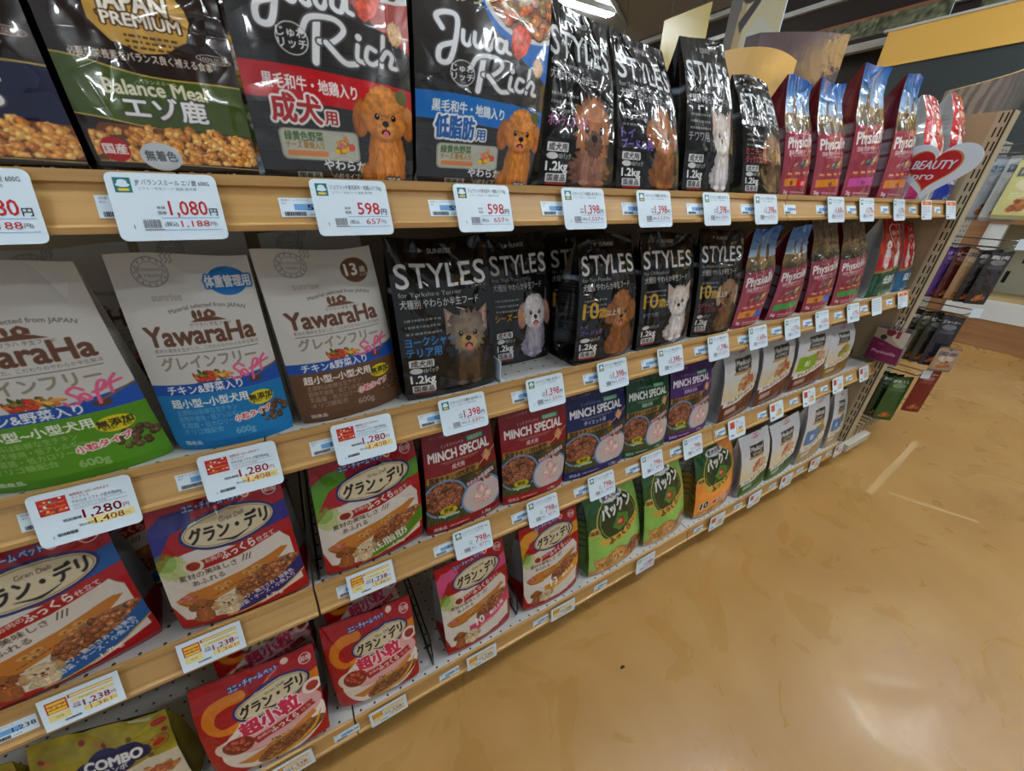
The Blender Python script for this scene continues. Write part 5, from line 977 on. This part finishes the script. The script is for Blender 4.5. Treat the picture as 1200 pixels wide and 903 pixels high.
for s, zz, hh, ft in (('BEAUTY', .092, .036, .100), ('pro', .062, .032, .052)):
    v, f = text_tris(s); lo, hi = v[:, 0].min(), v[:, 0].max(); sx = ft / ((hi - lo) * hh)
    for i, dd in enumerate((-.0009, 0, .0009)):
        lt.add([(-.0012 - .0001 * i, .006 + ft / 2 + (.014 if s == 'pro' else 0) - (p[0] - lo) * hh * sx - .18 * p[1] * hh + dd, zz + p[1] * hh) for p in v], f)
lt.build('lettering', M_WHITE, b.build('emblem', [M_RED, newmat('gold_edge', (.80, .55, .30), .4)], t))
b = MB(); b.box(.003, .02, -.012, .012, .0, .035); b.build('clip', M_TRIM, t)

# header boards standing behind the bags on the top shelf
M_TAN = newmat('tan_header_print', (.90, .72, .44), .12, coat=.8, coat_rough=.05); noisebump(M_TAN, 22, .35, .004, coat=True)
M_MAUVE = newmat('mauve_header_print', (.40, .33, .34), .14, coat=.8, coat_rough=.05); noisebump(M_MAUVE, 26, .45, .005, coat=True)
M_SIDE = newmat('tan_board_edge', (.68, .54, .34), .5)
def header(name, label, x0, x1, z0, ztop, ycurve, mat, thick, n=24):
    t = thing(name, (x0, ycurve(0), 1.246), label, 'shelf sign'); L = [(x0 + (x1 - x0) * i / n, ycurve(i / n), z0, ztop(i / n)) for i in range(n + 1)]
    b = MB(); o = Vector((x0, ycurve(0), 1.246))
    for i in range(n):
        a, c = L[i], L[i + 1]; q = [(a[0], a[1], a[2]), (c[0], c[1], c[2]), (c[0], c[1], c[3]), (a[0], a[1], a[3])]; b.add([tuple(Vector(p) - o) for p in q], [(0, 1, 2, 3)])
    e = L[0]; b.add([tuple(Vector(p) - o) for p in ((e[0], e[1], e[2]), (e[0], e[1] + thick, e[2]), (e[0], e[1] + thick, e[3]), (e[0], e[1], e[3]))], [(3, 2, 1, 0)])
    b.build('printed_face', mat, t, True)
    b = MB()
    for i in range(n):
        a, c = L[i], L[i + 1]
        b.add([tuple(Vector(p) - o) for p in ((a[0], a[1] + thick, a[2]), (c[0], c[1] + thick, c[2]), (c[0], c[1] + thick, c[3]), (a[0], a[1] + thick, a[3]), (a[0], a[1], a[3]), (c[0], c[1], c[3]), (a[0], a[1], a[2]), (c[0], c[1], c[2]))], [(1, 0, 3, 2), (4, 5, 2, 3), (0, 1, 7, 6)])
    e = L[-1]; b.add([tuple(Vector(p) - o) for p in ((e[0], e[1], e[2]), (e[0], e[1] + thick, e[2]), (e[0], e[1] + thick, e[3]), (e[0], e[1], e[3]))], [(0, 1, 2, 3)])
    b.build('board', M_SIDE, t); return t
header('header_board', 'glossy tan curved header board behind the sky-topped bags', 1.00, 1.40, 1.247, lambda s: 1.555 + .045 * s + .02 * math.sin(math.pi * s), lambda s: .86 - .06 * math.sin(math.pi * (.15 + .6 * s)), M_TAN, .02)
header('header_board', 'glossy mauve grey header board rising behind the tan one', 1.36, 1.86, 1.247, lambda s: 1.68 + .075 * s, lambda s: .955 - .05 * math.sin(math.pi * (.2 + .6 * s)), M_MAUVE, .045)

# ------------------------------------------------------------------ hanging section beyond the end panel
M_GREYP = dots_material('grey_slotted_panel', (.62, .62, .58), .05, .22, (.08, .08, .08), (1, 0, 2.2))
t = thing('hanging_display_frame', (2.41, .66, 0), 'beige slotted hanging frame beyond the end panel', 'display frame')
b = MB(); b.box(0, .62, 0, .02, .06, 1.50); b.build('slotted_panel', M_GREYP, t)
t = thing('base_deck', (2.41, .66, 0), 'low slatted base with a white foot under the hanging treats', 'display base')
b = MB(); b.box(-.01, .26, -.125, -.09, .045, .085); b.build('foot', newmat('white_beige_foot', (.80, .78, .72), .4), t)
b = MB(); b.box(0, .62, -.09, 0, .085, .10)
for i in range(12): b.box(.01 + i * .05, .03 + i * .05, -.10, 0, .10, .16 + .0 * i)
b.build('slatted_base', M_BEIGE, t)
M_FSCALE = newmat('brown_header_print', (.50, .42, .36), .16, coat=.9, coat_rough=.05)
w = nd(M_FSCALE, 'ShaderNodeTexWave', Scale=3.5, Distortion=9.0, Detail=3); tcx = nd(M_FSCALE, 'ShaderNodeTexCoord'); lk(M_FSCALE, tcx, 'Object', w, 'Vector'); rr = ramp(M_FSCALE, [(.2, (.44, .37, .32)), (.8, (.56, .49, .43))]); lk(M_FSCALE, w, 'Fac', rr, 'Fac'); lk(M_FSCALE, rr, 'Color', bsdf(M_FSCALE), 'Base Color')
header('header_board', 'brown wavy-printed header board under clear film above the hanging treats', 2.385, 3.25, 1.52, lambda s: 1.635 + .20 * s, lambda s: .755 - .03 * math.sin(math.pi * s), M_FSCALE, .02)
HK = {}
for i, (z, y1, lab) in enumerate(((1.43, .435, 'chrome hook of the uppermost row of hanging treats'), (1.085, .405, 'chrome hook of the second row, holding purple and dark treats'), (.795, .42, 'chrome hook of the third row, holding dark patterned treats'), (.475, .46, 'chrome hook of the lowest row, holding green treats'))):
    t = thing('display_hook', (2.63, .66, z), lab, 'hook', 'hooks for the hanging treats'); L = y1 - .66
    for s, nm in ((-.0, 'prong'),): b = MB(); b.tube([(0, 0, 0), (0, L * .9, 0), (0, L, .018)], .0035); b.build(nm, M_STEEL, t, True)
    b = MB(); b.tube([(0, 0, .03), (0, L * .92, .03), (0, L * .98, .03)], .0028); b.build('label_arm', M_STEEL, t, True)
    b = MB(); b.prism([(-.016, L + .002, .040), (.010, L - .024, .040), (.010, L - .024, -.002), (-.016, L + .002, -.002)], (.001, .001, 0)); b.build('price_plate', M_WHITE, t)
M_TREAT = printmat('treat_film', .24, coat=.5, coat_rough=.1, bump=(34, .4, .003))
def treat_bag(y, ztop, w, h, bg, kind, label, group, rz=-48, x=2.63, ny=44):
    t = thing('treat_bag', (x, y, ztop - h - .006), label, 'treat bag', group, math.radians(rz + random.Random(int(y * 1e4)).uniform(-2, 2)))
    pouch(t, w, w * .96, h, .012, treat(90, h / w, bg, kind), M_TREAT, shape='pillow', lean=-.004, gus=.15, wr=.0018, nw=14, nx=ny, backc=tuple(c * .6 for c in bg), seed=int(y * 1000)); return t
G1, G2, G3, G4 = 'treats on the uppermost hook', 'treats on the second hook', 'treats on the third hook', 'treats on the lowest hook'
for y, bg, k, lab in ((.59, (.66, .70, .74), 'w', 'pale blue treat bag with amber base, innermost on the uppermost hook'), (.55, (.68, .72, .76), 'w', 'pale blue treat bag with amber base, middle one on the uppermost hook'), (.505, (.80, .82, .82), 't', 'white treat bag, outermost on the uppermost hook')):
    treat_bag(y, 1.425, .125, .235, bg, k, lab, G1)
treat_bag(.462, 1.42, .15, .22, (.84, .82, .55), 't', 'white and yellow treat bag at the tip of the uppermost hook', G1)
for y, bg, k, lab in ((.60, (.18, .10, .26), 'p', 'dark purple treat bag, innermost on the second hook'), (.565, (.34, .18, .52), 'p', 'bright purple treat bag with amber base on the second hook'), (.535, (.34, .10, .07), 'b', 'brown-red treat bag on the second hook'), (.50, (.66, .52, .36), 't', 'tan treat bag on the second hook'), (.465, (.14, .12, .12), 'k', 'black treat bag, first of two on the second hook'), (.432, (.16, .13, .13), 'k', 'black treat bag at the tip of the second hook')):
    treat_bag(y, 1.08, .075, .225, bg, k, lab, G2)
for y, bg, k, lab in ((.605, (.10, .10, .10), 'k', 'black treat bag, innermost on the third hook'), (.57, (.13, .12, .11), 'k', 'charcoal treat bag behind the olive one on the third hook'), (.535, (.24, .24, .16), 'k', 'olive grey treat bag on the third hook'), (.50, (.15, .15, .13), 'b', 'dark treat bag in front of the olive one on the third hook'), (.462, (.12, .14, .20), 'r', 'dark navy treat bag at the tip of the third hook')):
    treat_bag(y, .79, .085, .245, bg, k, lab, G3)
treat_bag(.418, .650, .09, .12, (.66, .56, .46), 't', 'small tan treat bag below the navy one, above the red treat bag', G3)
for y, lab in ((.612, 'dark green treat bag, innermost on the lowest hook'), (.582, 'dark green treat bag, second on the lowest hook'), (.552, 'dark green treat bag, third on the lowest hook'), (.515, 'green treat bag with pale print, facing the aisle on the lowest hook')):
    treat_bag(y, .46, .085, .255, (.08, .20, .10) if y > .53 else (.16, .34, .14), 'g', lab, G4, x=2.62)
treat_bag(.44, .52, .075, .235, (.46, .09, .09), 'r', 'dark red treat bag outside the green ones', G4, x=2.66)
# leaflet box on the upright
M_MAG = newmat('magenta_leaflet', (.46, .05, .28), .35); M_CLEAR = newmat('clear_acrylic', (.95, .95, .96), .05); bsdf(M_CLEAR).inputs['Transmission Weight'].default_value = .92; bsdf(M_CLEAR).inputs['IOR'].default_value = 1.2
t = thing('leaflet_box', (2.299, .560, .585), 'clear box of magenta leaflets hung on the upright', 'leaflet box')
b = MB(); b.box(-.002, .028, -.062, -.060, 0, .135); b.box(-.002, .028, .060, .062, 0, .135); b.box(-.002, .028, -.062, .062, -.002, 0); b.box(.026, .028, -.062, .062, 0, .165); b.build('box', M_CLEAR, t)
b = MB(); b.tube([(.027, -.01, .165), (.033, -.01, .19), (.033, .01, .19), (.027, .01, .165)], .0018); b.build('hanger', M_TRIM, t)
lf = Cv(150, 1.3, (.46, .05, .28)); lf.rect(0, 0, 1, .62, (.66, .62, .54)); lf.fill([[(.35, .0), (1, .0), (1, .62), (.75, .50), (.55, .30)]], (.80, .77, .70)); lf.fill([[(.30, .02), (.55, 0), (.62, .10), (.50, .26), (.34, .22)]], (.45, .08, .16)); lf.fill([[(.62, .02), (.75, .0), (.74, .28), (.64, .30)]], (.50, .10, .16))
lf.ell(.30, .34, .10, .10, (.12, .08, .08)); lf.fill([[(0, .40), (.35, .46), (.7, .58), (1, .66), (1, 1.3), (0, 1.3)]], (.46, .05, .28)); lf.text('Physicalife', .5, .98, .17, (.85, .78, .84), 'c', fit=.74, bold=.02); lf.text('ごはん', .2, .64, .08, (.8, .7, .78))
nx, ny = 70, 91; P = np.zeros((ny + 1, nx + 1, 3)); P[..., 1] = np.linspace(.058, -.058, nx + 1)[None]; P[..., 2] = np.linspace(0.001, .150, ny + 1)[:, None]
t2 = thing('leaflet', (2.3025, .560, .585), 'magenta leaflet with a photo at its top, in the clear box on the upright', 'leaflet')
link('cover', grid_mesh('cover', P, lf.sample(nx, ny), printmat('leaflet_print', .35)), t2)
b = MB(); b.box(.0006, .016, -.058, .058, .001, .149); b.build('pages', M_MAG, t2)

# ------------------------------------------------------------------ far side of the store
M_WOODK = wood_material('oak_kick_board', (.52, .36, .22), (.58, .41, .26), (.64, .47, .31), .5, (9, 1.2, 14))
M_SLOTW = newmat('beige_back_panel', (.72, .72, .63), .5); M_WHT = newmat('white_unit_paint', (.84, .86, .86), .35)
t = thing('wall_display_unit', (5.69, 0, 0), 'white open display unit with oak kick board by the far wall', 'display unit')
b = MB(); b.box(0, .5, -2.6, 1.10, 0, .265); b.build('kick_board', M_WOODK, t)
b = MB(); b.box(-.01, .5, -2.6, 1.12, .265, .44); b.build('bottom_rail', M_WHT, t)
b = MB(); b.box(-.01, .06, 1.00, 1.10, .44, 1.09); b.build('post', M_WHT, t); b = MB(); b.box(-.01, .06, -.30, -.22, .44, 1.09); b.build('post', M_WHT, t)
b = MB(); b.box(.03, .45, -2.6, 1.10, .44, .47); b.build('deck', newmat('pale_wood_deck', (.72, .62, .44), .5), t)
b = MB(); b.box(.42, .45, -2.6, 1.10, .47, 1.6)
for i in range(15):
    for j in range(3): y = .92 - i * .24 - (j % 2) * .06; z = .56 + j * .19; b.add([(.419, y, z), (.419, y - .028, z), (.419, y - .028, z + .11), (.419, y, z + .11)], [(0, 1, 2, 3)], 1)
b.build('back_panel', [M_SLOTW, M_DARK], t)
b = MB(); b.box(.0, .45, 1.10, 1.12, .44, 1.09); b.build('inner_side', M_WHT, t)
b = MB(); b.box(-.02, .46, -2.6, 1.12, 1.09, 1.17); b.build('top_shelf', M_WOODK, t)
b = MB(); b.box(.0, .05, -2.6, 1.05, 1.17, 1.50); b.build('upper_panel', M_WHT, t)
b = MB(); b.box(.02, .48, 1.12, 1.40, .0, 1.6); b.build('side_cheek', M_WOODK, t)
t = thing('wall_header', (5.62, 0, 0), 'yellow header board over a slate grey panel along the far wall', 'store sign')
b = MB(); b.box(0, .06, -3.2, 2.46, 2.435, 2.72); b.build('yellow_band', noisebump(newmat('mustard_yellow_board', (.95, .76, .37), .5), 40, .05), t)
b = MB(); b.box(.02, .50, -3.2, 2.42, 1.62, 2.435); b.build('slate_panel', newmat('slate_grey_board', (.22, .255, .265), .55), t)
b = MB(); b.box(-.01, .07, -3.2, 2.5, 2.72, 2.738); b.build('edge_trim', M_TRIM, t)
def photo(name, x, y0, y1, z0, z1, seed, stripe, label, person=False):
    A = (z1 - z0) / (y1 - y0); c = Cv(160, A, (.28, .29, .25)); N = vnoise(c.H, 160, 9, seed, 4); c.p[:] = np.stack([.16 + .45 * N, .17 + .46 * N, .13 + .36 * N], -1); r = np.random.default_rng(seed)
    if person:
        c.p[:] = np.array((.82, .80, .66)); c.fill([[(.0, .3), (.2, .2), (.3, A), (0, A)]], (.45, .44, .42)); c.fill([[(.35, A), (.40, .62 * A), (.62, .5 * A), (.9, .66 * A), (1, A)]], (.80, .82, .76)); c.fill([[(.16, .9 * A), (.2, .42 * A), (.3, .30 * A), (.34, .5 * A), (.28, A)]], (.74, .66, .50))
        c.ell(.62, .24 * A, .15, .17, (.72, .58, .44)); c.ell(.64, .15 * A, .18, .12, (.30, .22, .17)); c.ell(.36, .30 * A, .14, .10, (.30, .25, .24)); c.fill([[(.22, .50 * A), (.52, .30 * A), (.56, .38 * A), (.28, .60 * A)]], (.26, .25, .28))
    else:
        for k in range(130): c.fur(r.uniform(0, 1), r.uniform(.1 * A, A), r.uniform(.008, .03), r.uniform(.004, .012), [(.62, .62, .46), (.30, .33, .22), (.5, .5, .4), (.2, .22, .16)][k % 4], rot=r.uniform(0, 3), n=10)
        c.rect(0, 0, 1, .07 * A * 1.6, stripe)
    t = thing(name, (x, (y0 + y1) / 2, z0), label, 'poster'); nx, ny = 80, max(10, int(80 * A)); P = np.zeros((ny + 1, nx + 1, 3)); P[..., 1] = np.linspace((y1 - y0) / 2, -(y1 - y0) / 2, nx + 1)[None]; P[..., 2] = np.linspace(0, z1 - z0, ny + 1)[:, None]
    link('print', grid_mesh('print', P, c.sample(nx, ny), M_MATTE), t); b = MB(); b.box(.001, .012, -(y1 - y0) / 2, (y1 - y0) / 2, 0, z1 - z0); b.build('board', M_WHITE, t); return t
photo('plant_photo_board', 5.66, 2.05, 3.30, 2.74, 2.90, 3, (.62, .36, .26), 'long plant photo board with an orange stripe above the yellow header')
photo('plant_photo_board', 5.66, .60, 1.86, 2.74, 2.98, 9, (.45, .46, .40), 'plant photo board above the yellow header, beyond the black gap')
t = thing('hanging_sign', (4.0, 3.58, 2.28), 'plain yellow board hanging from the ceiling', 'hanging sign'); b = MB(); b.box(0, .012, -.28, .28, 0, .59); b.build('board', newmat('yellow_sign_board', (.86, .78, .45), .25), t); b = MB(); b.tube([(.006, -.2, .59), (.006, -.2, 1.37)], .003); b.tube([(.006, .2, .59), (.006, .2, 1.37)], .003); b.build('cord', M_STEEL, t)
t = thing('hanging_sign', (4.6, 5.12, 2.60), 'small yellow board hanging farther away above the poodle bag', 'hanging sign'); b = MB(); b.box(0, .012, -.22, .22, 0, .35); b.build('board', newmat('amber_sign_board', (.82, .66, .28), .3), t); b = MB(); b.tube([(.006, 0, .35), (.006, 0, 1.05)], .003); b.build('cord', M_STEEL, t)
t = photo('portrait_poster', 4.0, 2.56, 3.08, 2.22, 3.05, 4, None, 'large hanging poster of a person in white holding a dark object', True); b = MB(); b.tube([(.006, -.2, .83), (.006, -.2, 1.43)], .003); b.tube([(.006, .2, .83), (.006, .2, 1.43)], .003); b.build('cord', M_STEEL, t)
t = thing('ceiling_pipe', (4.9, 5.55, 3.62), 'white pipe running under the ceiling behind the black bags', 'ceiling pipe'); b = MB(); b.tube([(-.6, -.25, 0), (.6, .55, 0)], .028, n=10); b.build('pipe', M_TRIM, t, True); b = MB(); b.box(-.02, .02, .13, .17, 0, .03); b.build('bracket', M_TRIM, t)

# thin pale glossy strips lying on the floor
M_STRIP = newmat('pale_gloss_strip', (.76, .62, .42), .14)
for (p, q, w, lab) in (((2.20, .345), (2.98, .40), .035, 'pale glossy strip on the floor along the shelves'), ((2.30, .30), (2.42, .02), .03, 'pale glossy strip on the floor pointing away from the shelves')):
    t = thing('pale_strip', ((p[0] + q[0]) / 2, (p[1] + q[1]) / 2, 0), lab, 'tape strip'); d = Vector((q[0] - p[0], q[1] - p[1], 0)); n = Vector((-d.y, d.x, 0)).normalized() * w / 2; r = random.Random(5); P = []
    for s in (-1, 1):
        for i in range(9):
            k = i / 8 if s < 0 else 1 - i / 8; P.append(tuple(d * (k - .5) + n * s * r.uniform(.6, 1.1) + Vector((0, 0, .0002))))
    b = MB(); b.prism(P, (0, 0, .0006)); b.build('strip', M_STRIP, t)
for x, y, lab in ((.62, .36, 'tiny dark crumb on the floor in front of the bottom shelf'), (.78, -.10, 'tiny dark crumb on the floor out in the aisle')):
    b = MB(); b.tube([(-.006, 0, .003), (0, .002, .005), (.006, -.001, .003)], .003, n=6); o = b.build('food_crumb', M_DARK, None, True); o.location = (x, y, 0); tag(o, lab, 'crumb')
bpy.data.objects.remove(_to)
